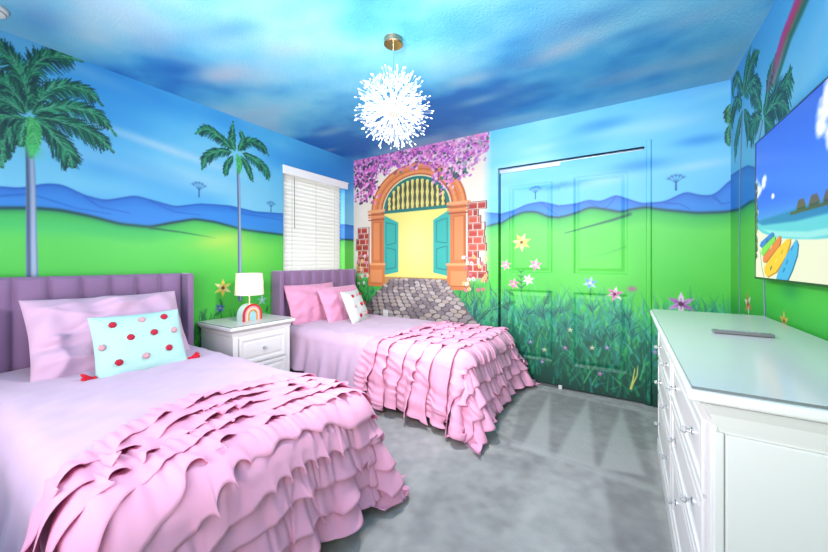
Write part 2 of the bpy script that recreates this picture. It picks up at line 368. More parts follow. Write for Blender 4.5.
# the painted archway panel at the left of the back wall
def bwx(u,v): return BW.px(u,v)
edge = np.clip((1.835+.03*(fbm(BW.nh,BW.nw,40,5,2)-.5)-BW.h[None,:])/.10,0,1)
keep = edge*np.clip((BW.z[:,None]-.90)/.12,0,1)
cream = np.array((238,228,214))/255+(fbm(BW.nh,BW.nw,50,8,3)[...,None]-.5)*.08
BW.img = BW.img*(1-keep[...,None])+cream*keep[...,None]
lowk = (edge*np.clip((1.0-BW.z[:,None])/.12,0,1)*np.clip((1.9-BW.h[None,:])/.2,0,1))[...,None]
BW.img = BW.img*(1-lowk*.55)+np.array((70,165,80))/255*lowk*.55
for k in range(420):      # grass left and right of the path
    x = random.choice([random.uniform(0,.4),random.uniform(1.38,1.9)]); z = random.uniform(.3,.86); a = random.gauss(PI/2,.5); L = random.uniform(.05,.14)
    BW.stroke([(x,z),(x+math.cos(a)*L,z+math.sin(a)*L)],.006,.001,random.choice([(60,170,90),(20,110,80),(90,190,80),(10,84,84),(40,140,120)]),.85,.004,True)
for k in range(34):
    x0 = 1.45+random.uniform(0,.3); a = random.uniform(.2,2.3); L = random.uniform(.2,.36)
    BW.stroke([(x0,.5),(x0+math.cos(a)*L*.6,.5+math.sin(a)*L*.7),(x0+math.cos(a)*L*1.1,.5+math.sin(a)*L*.85)],.010,.001,random.choice([(10,100,104),(20,130,120),(60,170,130),(6,80,84)]),.95,.004,True)
ARCX, ARCZ = .93, 1.74
BW.poly([(.30,.86),(1.56,.86),(1.56,1.75),(.30,1.75)],(206,112,58),1,.006,True)     # stone surround below the spring line
def ell(rx,ry,z0=ARCZ,n=40): return [(ARCX+rx*math.cos(a),z0+ry*math.sin(a)) for a in np.linspace(0,PI,n)]
BW.poly(ell(.64,.53),(222,130,70),1,.008,True)
for rr,cc,w in ((.63,(168,80,40),.008),(.60,(240,160,100),.012),(.545,(190,98,50),.008),(.51,(238,156,100),.012),(.475,(150,74,40),.008)):
    P = ell(rr,rr*.83); BW.stroke(P,w,w,cc,.75,.008,True)
for a in np.linspace(.25,PI-.25,9):
    BW.stroke([(ARCX+.49*math.cos(a),ARCZ+.41*math.sin(a)),(ARCX+.62*math.cos(a),ARCZ+.52*math.sin(a))],.003,.003,(176,90,46),.45,.008,True)
BW.poly(ell(.46,.39),(240,226,180),1,.006,True); BW.poly(ell(.445,.375),(22,116,112),1,.006,True); BW.poly(ell(.405,.335),(70,74,56),1,.006,True)
for k in range(12):
    x = ARCX-.36+k*.0655; top = ARCZ+.325*math.sqrt(max(0,1-((x-ARCX)/.405)**2)); zs = np.linspace(ARCZ-.0,top,6)
    for a,b,i in zip(zs[:-1],zs[1:],range(9)): BW.stroke([(x,a),(x,b)],.020 if i%2 else .010,.010 if i%2 else .020,(238,226,128),1,.006,True)
    BW.stroke([(x+.006,zs[0]),(x+.006,zs[-1])],.004,.004,(190,160,70),.6,.004,True)
BW.poly([(.49,.88),(1.375,.88),(1.375,1.75),(.49,1.75)],(244,230,122),1,.006,True)     # glowing doorway
BW.blob((.93,1.35),.26,.35,(252,244,160),.8,0,False,True)
BW.stroke([(.48,ARCZ-.005),(1.38,ARCZ-.005)],.018,.018,(26,122,116),1,.005,True)
BW.poly([(.49,.98),(.49,1.70),(.70,1.60),(.70,1.02)],(52,178,168),1,.006,True); BW.poly([(1.375,.98),(1.375,1.70),(1.17,1.60),(1.17,1.02)],(52,178,168),1,.006,True)
for xa,xb in ((.52,.66),(1.34,1.21)):
    for za,zb in ((1.05,1.28),(1.34,1.58)):
        BW.stroke([(xa,za),(xb,za+.02),(xb,zb),(xa,zb+.03),(xa,za)],.005,.005,(20,118,120),.9,.005,True)
BW.poly([(.49,.86),(.49,.96),(1.375,.96),(1.375,.86)],(196,150,90),1,.01,True)
for x0,x1 in ((.27,.47),(1.37,1.575)):     # pillars, capitals and plinths
    xm = (x0+x1)/2
    BW.poly([(x0+.02,.86),(x1-.02,.86),(x1-.02,1.76),(x0+.02,1.76)],(214,122,66),1,.005,True)
    BW.poly([(x0+.05,1.16),(x1-.05,1.16),(x1-.05,1.62),(x0+.05,1.62)],(226,140,84),1,.006,True)
    BW.stroke([(x0+.05,1.16),(x0+.05,1.62),(x1-.05,1.62)],.004,.004,(160,80,44),.8,.004,True)
    BW.stroke([(x1-.03,1.15),(x1-.03,1.62)],.012,.012,(166,84,46),.6,.01,True)
    for z,w,cc in ((1.76,.018,(238,164,112)),(1.72,.012,(186,96,50)),(1.69,.012,(230,146,90)),(1.655,.008,(160,80,44))):
        BW.stroke([(x0-.02,z),(x1+.02,z)],w,w,cc,1,.005,True)
    BW.poly([(x0-.03,.84),(x1+.03,.84),(x1+.03,1.10),(x0-.03,1.10)],(216,124,66),1,.005,True)
    BW.poly([(x0+.01,.88),(x1-.01,.88),(x1-.01,1.04),(x0+.01,1.04)],(232,150,92),1,.005,True)
    BW.stroke([(x0-.03,1.11),(x1+.03,1.11)],.014,.014,(240,168,112),1,.004,True); BW.stroke([(x0+.01,.88),(x1-.01,.88)],.004,.004,(150,76,40),1,.004,True)
def bricks(x0,x1,z0,z1,side,seed):
    g = random.Random(seed); r = 0; z = z0
    while z < z1:
        lim = x1-(.07 if (r//2)%3 == 1 else 0)-(.05*g.random()) if side > 0 else x0+(.03 if (r//2)%2 else 0)+.02*g.random()
        a,b = (x0,lim) if side > 0 else (lim,x1)
        BW.poly([(a-.008,z-.006),(b+.012,z-.006),(b+.012,z+.076),(a-.008,z+.076)],(96,44,40),1,.004,True)
        BW.poly([(a,z-.003),(b,z-.003),(b,z+.07),(a,z+.07)],(232,206,196),1,.004,True)
        x = a-(.05 if r%2 else 0)
        while x < b:
            e = min(x+.10,b); s0 = max(x+.006,a)
            if e-s0 > .02: 
                c = g.choice([(190,58,44),(170,48,38),(206,78,58),(156,44,40)])
                BW.poly([(s0,z+.004),(e-.006,z+.004),(e-.006,z+.062),(s0,z+.062)],c,1,.005,True)
                BW.stroke([(s0+.01,z+.052),(e-.016,z+.052)],.005,.005,(222,110,88),.6,.006,True)
            x += .10
        z += .071; r += 1
bricks(1.585,1.80,.97,1.70,1,4); bricks(.045,.25,1.0,1.55,-1,5)
# cobbled path
pth = [(.60,.93),(1.33,.91),(1.50,.72),(1.66,.54),(1.86,.36),(1.95,.1),(0,.1),(.06,.45),(.24,.62),(.42,.80)]
BW.poly(pth,(120,104,108),1,.02,True)
g = random.Random(3)
z = .93; row = 0
while z > .15:
    xl = np.interp(z,[.1,.45,.62,.8,.93],[0,.06,.24,.42,.60]); xr = np.interp(z,[.1,.36,.54,.72,.91],[1.95,1.86,1.66,1.50,1.33])
    sw = .07+.09*(.93-z); x = xl+(sw/2 if row%2 else 0)
    while x < xr:
        arc = -.03*((x-.95)/.6)**2; c = g.choice([(186,174,172),(158,146,150),(206,196,190),(140,128,134),(192,176,168)])
        BW.blob((x,z+arc),sw*.56,sw*.34,(84,74,82),.95,g.uniform(-.3,.3),True,True); BW.blob((x+.003,z+arc+.005),sw*.48,sw*.25,c,.95,g.uniform(-.3,.3),True,True)
        x += sw
    z -= sw*.46; row += 1
# flowers at the foot of the pillars
for k in range(46):
    left = k%2; x = g.uniform(.06,.24) if left else g.uniform(1.52,1.80); z = g.uniform(.86,1.22) if left else g.uniform(.84,1.20)
    c = g.choice([(250,240,240),(245,190,120),(236,130,170),(250,220,150),(220,100,140),(240,244,250)])
    BW.blob((x,z),.022,.018,c,1,g.uniform(0,3),True,True); BW.blob((x,z),.007,.007,(230,150,60),1,0,True,True)
    BW.stroke([(x,z),(x+g.uniform(-.03,.03),z-.06)],.003,.002,(50,120,60),.7,.003,True)
# bougainvillea along the top
for k in range(2300):
    x = g.uniform(.0,1.80); dens = .30 if x < .35 else (.17 if x < .75 else (.16 if x < 1.15 else .25+.10*math.sin((x-1.1)*6)))
    z = H-abs(g.gauss(0,.6))*dens*1.1-.005
    if z < H-dens*1.6: continue
    c = g.choice([(206,120,208),(226,150,220),(180,92,190),(240,190,236),(150,70,170),(232,130,190),(214,110,196),(120,60,130)])
    if g.random() < .08: c = g.choice([(30,90,80),(20,70,60),(60,120,100)])
    if x > 1.45 and g.random() < .5: c = tuple(int(q*.5+110) for q in c)
    BW.blob((x,z),g.uniform(.012,.024),g.uniform(.008,.016),c,.92,g.uniform(0,3),True,True)
for k in range(260):
    x = g.gauss(.20,.11); z = g.gauss(2.10,.12); 
    if z > 1.86 and x > 0: BW.blob((x,z),.020,.014,g.choice([(226,100,190),(240,140,210),(200,80,180),(250,180,225),(150,60,140),(60,40,90),(30,70,60)]),.95,g.uniform(0,3),True,True)
for k in range(90):
    x = g.gauss(1.38,.09); z = g.gauss(2.10,.07); BW.blob((x,z),.020,.013,g.choice([(240,150,210),(250,190,226),(30,110,100),(60,60,90),(214,110,196)]),.9,g.uniform(0,3),True,True)

# ---- right wall painting (coordinates y, z)
RW = Canvas(YF, 0, 0, H, .005, lambda u,v: tuple(at(u,v,0,W)[1:]))
sky(RW, 14, (74,176,246), (90,198,250), .35)
RW.blob((820,30),.3,.06,(130,206,250),.7,-.5)
RW.ridge([(731,176),(740,170),(748,166),(760,170),(800,150),(860,150),(1200,100)], mountain(4),(30,100,200),.008)
RW.ridge([(731,211),(740,209),(750,202),(770,196),(828,180),(1000,100)], meadow(RW,41),(6,80,80),.01,.014)
gl = np.clip((.95-RW.z)/.2,0,1)[:,None,None]; RW.img = RW.img*(1-gl)+np.array((34,166,56))/255*gl
RW.blob((770,262),.2,.1,(60,200,80),.5); RW.blob((790,290),.1,.05,(20,150,90),.6)
for off,col,w in ((-.05,(206,40,130),.03),(-.012,(190,70,90),.022),(.018,(120,120,80),.022),(.05,(48,110,84),.026)):
    a,b,c = RW.px(772,85),RW.px(786,38),RW.px(806,-10)
    sh = lambda p: (p[0]-off*.9, p[1]-off*.5)
    RW.stroke([sh(a),sh(b),sh(c)],w*.5,w,col,.85,.03,True)
trunk(RW,[(742,112),(740,180),(739.6,230),(739.6,330)],.016,.012)
trunk(RW,[(762,122),(757,150),(762,230),(765.5,330)],.016,.014)
for i,(p,l) in enumerate([
    ([(743,95),(744,85),(747,64),(751,46)],.07),([(744,95),(748,78),(753,60),(760,51)],.10),([(743,96),(738,78),(734,84),(733,98)],.08),([(744,98),(751,82),(758,88),(758,104)],.09),
    ([(742,108),(738,100),(733,112),(732,128)],.09),([(742,112),(739,125),(736,142),(735,162)],.07),([(744,110),(748,122),(749,140)],.09),
    ([(763,115),(767,98),(770,75),(776,54)],.08),([(764,115),(773,101),(785,85),(792,68)],.12),([(765,115),(774,104),(782,103),(789,113)],.10),([(762,117),(754,122),(752,138)],.10),([(764,117),(768,124),(772,130)],.09),([(762,112),(756,95),(750,90)],.08)]):
    frond(RW,p,l*1.45,.0085,0,True,200+i)
for off,col,w in ((-.05,(214,36,130),.022),(-.012,(180,70,90),.014),(.05,(40,110,90),.016)):
    a,b,c = RW.px(770,90),RW.px(786,38),RW.px(806,-10); sh = lambda p: (p[0]-off*.9, p[1]-off*.5)
    RW.stroke([sh(a),sh(b),sh(c)],w*.4,w,col,.7,.03,True)
flower(RW,(748,304),.07,[(240,240,220),(240,130,90)],(220,80,60),(150,60,40),6); flower(RW,(784,321),.05,[(230,190,80)],(200,140,60),(120,80,40),5)
# the left wall palms lean over the corner onto the back wall too
for i,(p,l) in enumerate([([(731,104),(728,112),(729,124)],.05),([(731,124),(728,134),(729,146)],.04)]): frond(BW,p,l,.005,0,True,300+i)

# ---- ceiling and carpet paintings (coordinates x, y)
CE = Canvas(0, W, YF, 0, .0125, lambda u,v: tuple(at(u,v,2,H)[:2]))
n = fbm(CE.nh,CE.nw,62,51,5,1.25); n2 = fbm(CE.nh,CE.nw,80,52,4,1.5); n3 = fbm(CE.nh,CE.nw,45,58,4,1.3)
CE.img[:] = ramp(np.clip((n-.3)/.42,0,1),[(0,(30,124,214)),(.3,(76,176,238)),(.6,(122,208,247)),(1,(168,224,248))])
w = (np.clip((n2-.53)*4.5,0,1)*np.clip((n3-.36)*4,0,1))[...,None]*.75; CE.img = CE.img*(1-w)+np.array((196,208,232))/255*w
for c,rx,ry,col,a,an in (((225,75),.25,.10,(196,206,230),.8,.3),((160,40),.2,.08,(150,190,232),.6,.3),((290,50),.2,.08,(178,214,240),.7,.3),((560,50),.25,.10,(190,206,232),.75,-.2),
        ((630,75),.3,.10,(176,204,236),.6,0),((470,80),.2,.08,(186,206,232),.6,0),((330,150),.12,.05,(160,180,220),.7,0),((690,20),.15,.08,(150,200,240),.6,0),
        ((180,70),.15,.06,(16,100,196),.7,.3),((230,30),.2,.07,(24,112,206),.5,.3),((530,90),.25,.07,(18,104,200),.6,0),((600,110),.3,.04,(40,140,225),.5,0),((40,20),.2,.1,(40,120,210),.6,0),((590,20),.2,.08,(14,92,186),.6,0),((460,30),.2,.1,(80,180,240),.5,0),((640,30),.15,.05,(20,104,200),.5,0)):
    CE.blob(c,rx,ry,col,a*(.6 if col[0] < 45 else 1),an)
for c,rx,ry,a in (((430,138),.3,.09,.55),((330,132),.22,.08,.6),((520,118),.3,.08,.55),((650,90),.3,.08,.55),((590,112),.25,.06,.5),((700,60),.2,.10,.45),((270,112),.2,.08,.6),((480,100),.2,.07,.6),((560,30),.2,.1,.4)):
    CE.blob(c,rx,ry,(168,208,240),a)
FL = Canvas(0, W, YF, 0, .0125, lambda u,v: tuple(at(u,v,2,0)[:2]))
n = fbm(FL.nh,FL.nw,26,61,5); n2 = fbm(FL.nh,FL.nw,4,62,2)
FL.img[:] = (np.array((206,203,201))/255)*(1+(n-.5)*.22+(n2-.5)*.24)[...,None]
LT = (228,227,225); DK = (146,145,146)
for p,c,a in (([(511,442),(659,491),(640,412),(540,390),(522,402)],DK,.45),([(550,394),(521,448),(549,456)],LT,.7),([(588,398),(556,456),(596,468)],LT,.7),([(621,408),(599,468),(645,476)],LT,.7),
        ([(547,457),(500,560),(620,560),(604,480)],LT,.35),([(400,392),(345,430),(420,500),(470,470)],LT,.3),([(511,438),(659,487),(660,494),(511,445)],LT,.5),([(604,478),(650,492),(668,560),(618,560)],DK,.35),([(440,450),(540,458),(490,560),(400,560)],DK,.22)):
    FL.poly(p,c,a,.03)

# ------------------------------------------------------------------ structure
M_wall = paint_mat('painted_mural_wall', .55, .06, 120)
M_ceil = paint_mat('painted_sky_ceiling', .7, .25, 70)
M_carp = paint_mat('grey_cut_pile_carpet', .95, .9, 260)
M_white = mat('white_lacquer', (1.0,.965,.96), .32, bump=.02, bscale=20)
M_trim = mat('white_trim_paint', (.82,.82,.82), .4, bump=.02, bscale=30)
def wallmesh(name, cv, fn, holes=(), m=M_wall, relief=None, hr=None, zr=None):
    i0,i1 = (0,cv.nw) if hr is None else (int(round((hr[0]-cv.h0)/cv.res)), int(round((hr[1]-cv.h0)/cv.res))+1)
    j0,j1 = (0,cv.nh) if zr is None else (int(round((zr[0]-cv.z0)/cv.res)), int(round((zr[1]-cv.z0)/cv.res))+1)
    h = cv.h[i0:i1]; z = cv.z[j0:j1]; X,Z = np.meshgrid(h,z)
    V = fn(X,Z,relief(X,Z) if relief else np.zeros_like(X))
    mask = np.ones((len(z)-1,len(h)-1),bool)
    xc = (h[:-1]+h[1:])/2; zc = (z[:-1]+z[1:])/2
    for a,b,c,d in holes: mask &= ~((xc[None,:]>a)&(xc[None,:]<b)&(zc[:,None]>c)&(zc[:,None]<d))
    return npmesh(name, V, gridF(len(z),len(h),mask), m, None, True, lin(np.clip(cv.img[j0:j1,i0:i1],0,1))*PK)
WY0, WY1, WZ0, WZ1 = -1.05, -.16, .80, 2.06
DX0, DX1, DZ1 = 1.90, 3.09, 2.045
struct(wallmesh('wall_left', LW, lambda h,z,r: np.stack([r,h,z],-1), [(WY0,WY1,WZ0,WZ1)]))
struct(wallmesh('wall_back', BW, lambda h,z,r: np.stack([h,r,z],-1), [(DX0,DX1,-1,DZ1)]))
struct(wallmesh('wall_right', RW, lambda h,z,r: np.stack([W-r,h,z],-1)))
struct(wallmesh('ceiling', CE, lambda h,z,r: np.stack([h,z,H-r],-1), m=M_ceil))
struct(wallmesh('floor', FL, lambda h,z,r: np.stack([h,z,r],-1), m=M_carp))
M_front = mat('pale_blue_wall_paint', S(120,190,240), .6, bump=.05)
struct(obj('wall_front', BX(0,W,YF-.05,YF,0,H), M_front))
# window reveal, painted like the wall
def strip(name, P0, P1, cols):
    n = len(cols); V = np.stack([P0,P1],1); return npmesh(name, V, gridF(n,2), M_wall, None, False, np.repeat(cols,2,0))
zi = np.arange(int(WZ0/RES), int(WZ1/RES)+1); zz = zi*RES
for k,y in enumerate((WY0,WY1)):
    cols = lin(np.clip(LW.img[zi, int(round((y-YF)/RES))],0,1))*PK
    struct(strip('trim_%d'%(k+1), np.stack([0*zz,0*zz+y,zz],-1), np.stack([0*zz-.13,0*zz+y,zz],-1), cols))
struct(obj('trim_3', BX(-.13,.0,WY0,WY1,WZ1,WZ1+.01), M_trim)); struct(obj('trim_4', BX(-.13,.015,WY0-.01,WY1+.01,WZ0-.02,WZ0,bev=.004), M_trim))
wf = struct(obj('window_1', BX(-.13,-.10,WY0,WY0+.035,WZ0,WZ1), M_trim))
bm = bmesh.new()
box(bm,-.13,-.10,WY1-.035,WY1,WZ0,WZ1); box(bm,-.13,-.10,WY0,WY1,WZ1-.035,WZ1); box(bm,-.13,-.10,WY0,WY1,WZ0,WZ0+.035); box(bm,-.125,-.10,WY0,WY1,1.42,1.455)
obj('window_frame', bm, M_trim, wf)
M_glass = mat('window_glass', (1,1,1), .02, Transmission_Weight=1.0, IOR=1.45)
obj('pane', BX(-.118,-.114,WY0+.03,WY1-.03,WZ0+.03,WZ1-.03), M_glass, wf)

# closet: two sliding panel doors painted with the meadow
def relief(panels):
    def f(X,Z):
        r = np.zeros_like(X)
        for a,b,c,d in panels:
            m = np.minimum(np.minimum(X-a,b-X),np.minimum(Z-c,d-Z))
            g1 = np.clip(m/.018,0,1)-np.clip((m-.026)/.026,0,1)*.7
            r = np.where(m>0, .010*g1, r)
        return r
    return f
def door(name, x0, x1, y0, pan):
    o = wallmesh(name, BW, lambda h,z,r: np.stack([h,y0+r,z],-1), relief=relief(pan), hr=(x0,x1), zr=(.015,2.035))
    struct(o); c = lin(np.array([60,120,90])/255)
    bm = BX(x0,x1,y0+.013,y0+.035,.015,2.035)
    obj('door_core', bm, mat(name+'_edge_paint', tuple(c), .5), o); return o
d1 = door('door_1', DX0+.01, 2.50, .052, [(1.99,2.395,1.03,1.885),(1.99,2.395,.22,.87)])
d2 = door('door_2', 2.465, DX1, .008, [(2.575,2.985,1.03,1.885),(2.575,2.985,.22,.87)])
M_metal = mat('track_metal', (.62,.62,.66), .3, .9)
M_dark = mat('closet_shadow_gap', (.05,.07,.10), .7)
struct(obj('trim_5', BX(DX0,DX1,.0,.095,DZ1,DZ1+.012), mat('closet_header_paint', S(70,170,230), .5)))
tr = struct(obj('trim_6', BX(DX0+.005,DX1-.005,.030,.050,2.012,2.045), M_metal))
for k,x in enumerate((DX0,DX1)):
    zi2 = np.arange(0,int(DZ1/RES)+1); cols = lin(np.clip(BW.img[zi2,int(round(x/RES))],0,1))*PK; zz2 = zi2*RES
    struct(strip('trim_%d'%(7+k), np.stack([0*zz2+x,0*zz2,zz2],-1), np.stack([0*zz2+x,0*zz2+.10,zz2],-1), cols))
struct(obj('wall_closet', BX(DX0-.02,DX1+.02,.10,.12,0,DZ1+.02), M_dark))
struct(obj('trim_9', BX(DX0,DX1,0,.1,-.01,.004), mat('pale_threshold', S(120,125,125), .8)))
# casing bead right of the closet, painted like the wall
def bead(name, x0, x1, z0, z1, dep):
    i0,i1 = int(round(x0/RES)),int(round(x1/RES))+1; j0,j1 = int(round(z0/RES)),int(round(z1/RES))+1
    X,Z = np.meshgrid(BW.h[i0:i1],BW.z[j0:j1]); m = np.minimum(X-BW.h[i0],BW.h[i1-1]-X); r = dep*np.clip(m/.007,0,1)
    return struct(npmesh(name,np.stack([X,-r,Z],-1),gridF(*X.shape),M_wall,None,True,lin(np.clip(BW.img[j0:j1,i0:i1],0,1))*PK))
bead('trim_10',3.10,3.14,0,2.10,.010)
bead('baseboard_back',3.14,3.60,0,.09,.012)
gd = obj('floor_guide', BX(2.455,2.485,-.012,.004,0,.035,bev=.003), M_trim); tag(gd,'small white plastic guide on the carpet where the two closet doors meet','door guide')

# ------------------------------------------------------------------ window blind
vb = thing('window_blind','closed white horizontal slat blind with valance in the left wall window','blind',(0,0,0))
M_slat = mat('white_blind_slat', (.88,.87,.84), .45)
nt = M_slat.node_tree; tb = nt.nodes.new('ShaderNodeBsdfTranslucent'); tb.inputs[0].default_value = (.95,.94,.90,1); ms = nt.nodes.new('ShaderNodeMixShader'); ms.inputs[0].default_value = .35
nt.links.new(nt.nodes['Principled BSDF'].outputs[0],ms.inputs[1]); nt.links.new(tb.outputs[0],ms.inputs[2]); nt.links.new(ms.outputs[0],nt.nodes['Material Output'].inputs['Surface'])
bm = bmesh.new(); box(bm,.004,.022,WY0-.012,WY1+.035,2.045,2.125,bev=.004); box(bm,.003,.028,WY0-.016,WY1+.039,2.112,2.128,bev=.003)
obj('valance', bm, mat('white_valance',(1.1,1.1,1.1),.35,bump=.01), vb)
bm = bmesh.new(); z = 2.035
while z > WZ0+.03:
    n_ = 7; prev = None; tilt = math.radians(66)
    pr = []
    for k in range(n_):
        t = (k/(n_-1)-.5)*.050; bow = .003*(1-(2*k/(n_-1)-1)**2)
        pr.append((-.045+t*math.cos(tilt)+bow*math.sin(tilt), z-t*math.sin(tilt)+bow*math.cos(tilt)))
    th = .0028; nx,nz = math.sin(tilt)*th, math.cos(tilt)*th
    loop = pr+[(a-nx,b-nz) for a,b in reversed(pr)]
    A = [bm.verts.new((a,WY0+.006,b)) for a,b in loop]; B = [bm.verts.new((a,WY1-.045,b)) for a,b in loop]
    for k in range(len(loop)): bm.faces.new((A[k],A[(k+1)%len(loop)],B[(k+1)%len(loop)],B[k]))
    bm.faces.new(A); bm.faces.new(B); z -= .0435
obj('slats', bm, M_slat, vb); vb.children[-1]
bm = bmesh.new()
for y in (WY0+.12,(WY0+WY1)/2,WY1-.16): cyl(bm,(-.018,y,2.04),(-.018,y,WZ0+.03),.0022,n=6)
obj('ladder_cord', bm, M_trim, vb)
bm = bmesh.new(); cyl(bm,(.0,WY0+.135,2.035),(.004,WY0+.135,1.50),.0035,n=8); ball(bm,(.004,WY0+.135,1.50),.006)
obj('tilt_wand', bm, mat('clear_grey_wand',(.30,.30,.30),.2), vb)
obj('bottom_rail', BX(-.06,-.03,WY0+.006,WY1-.045,WZ0+.005,WZ0+.025,bev=.003), M_slat, vb)

# ------------------------------------------------------------------ beds
M_velvet = mat('mauve_velvet', S(150,112,156), .75, bump=.12, bscale=25, var=.12, Sheen_Weight=.6, Sheen_Roughness=.4)
M_seam = mat('mauve_velvet_seam', S(110,80,116), .85)
M_frame = mat('black_bed_frame', (.012,.012,.014), .6)
M_matt = mat('white_mattress_ticking', (.75,.74,.76), .8, bump=.1)
M_pink = mat('pale_pink_cotton', S(226,188,220), .85, bump=.10, bscale=14, Sheen_Weight=.2)
M_ruf = mat('pink_ruffle_cotton', tuple(1.28*c for c in S(253,182,215)), .85, bump=.12, bscale=30)
def translucent(m, col, f):
    nt = m.node_tree; tb = nt.nodes.new('ShaderNodeBsdfTranslucent'); tb.inputs[0].default_value = (*col,1); ms = nt.nodes.new('ShaderNodeMixShader'); ms.inputs[0].default_value = f
    nt.links.new(nt.nodes['Principled BSDF'].outputs[0],ms.inputs[1]); nt.links.new(tb.outputs[0],ms.inputs[2]); nt.links.new(ms.outputs[0],nt.nodes['Material Output'].inputs['Surface'])
translucent(M_ruf, S(255,160,205), .20)
def make_bed(name, y0, y1, label, chan, LB=2.0):
    """headboard from y0 to y1 along the left wall, mattress reaching into the room"""
    b = thing(name, label, 'bed', (0,(y0+y1)/2,0)); yc = (y0+y1)/2; hw = (y1-y0)/2; Z = 1.05
    hb = obj('headboard', BX(.012,.055,-hw+.03,hw-.03,.12,Z-.004,bev=.008), M_velvet, b)
    n = round((2*hw-.09)/chan); w = (2*hw-.09)/n
    for k in range(n):                                          # padded vertical channels
        a = -hw+.045+k*w; us = np.linspace(0,1,13); zs = np.r_[np.linspace(.2,Z-.03,12),Z-.014,Z-.004,Z]
        U,ZZ = np.meshgrid(us,zs)
        bulge = .034*(1-np.abs(2*U-1)**3)**.7; fall = np.where(ZZ>Z-.03,np.sqrt(np.clip(1-((ZZ-Z+.03)/.031)**2,0,1)),1)
        npmesh('channel', np.stack([.050+bulge*fall,a+U*w,ZZ],-1), gridF(*U.shape), M_velvet, hb)
    for s in (-1,1):
        obj('wing', BX(.008,.155,s*hw-(.045 if s>0 else 0),s*hw+(.045 if s<0 else 0),.03,Z,bev=.012,seg=3), M_velvet, b)
    bm = bmesh.new(); HW = .485
    box(bm,.06,LB,-HW,-HW+.03,.12,.25,bev=.004); box(bm,.06,LB,HW-.03,HW,.12,.25,bev=.004); box(bm,LB-.03,LB,-HW,HW,.12,.25,bev=.004)
    obj('rail', bm, M_frame, b)
    obj('slat_base', BX(.07,LB-.04,-HW+.03,HW-.03,.20,.235), M_frame, b)
    for x in (.12,LB-.08):
        for y in (-HW+.03,HW-.03): obj('leg', BX(x-.025,x+.025,y-.025,y+.025,.0,.125,bev=.004), M_frame, b)
    obj('mattress', BX(.10,LB-.02,-HW+.005,HW-.005,.25,.475,bev=.03,seg=3), M_matt, b)
    return b
def waves(seed, n=7, lo=3, hi=16):
    g = np.random.default_rng(seed); k = g.uniform(lo,hi,n); th = g.uniform(0,2*PI,n); ph = g.uniform(0,2*PI,n); am = 1/np.sqrt(k); am /= am.sum()
    return lambda x,y: sum(am[i]*np.sin(k[i]*(x*math.cos(th[i])+y*math.sin(th[i]))+ph[i]) for i in range(n))
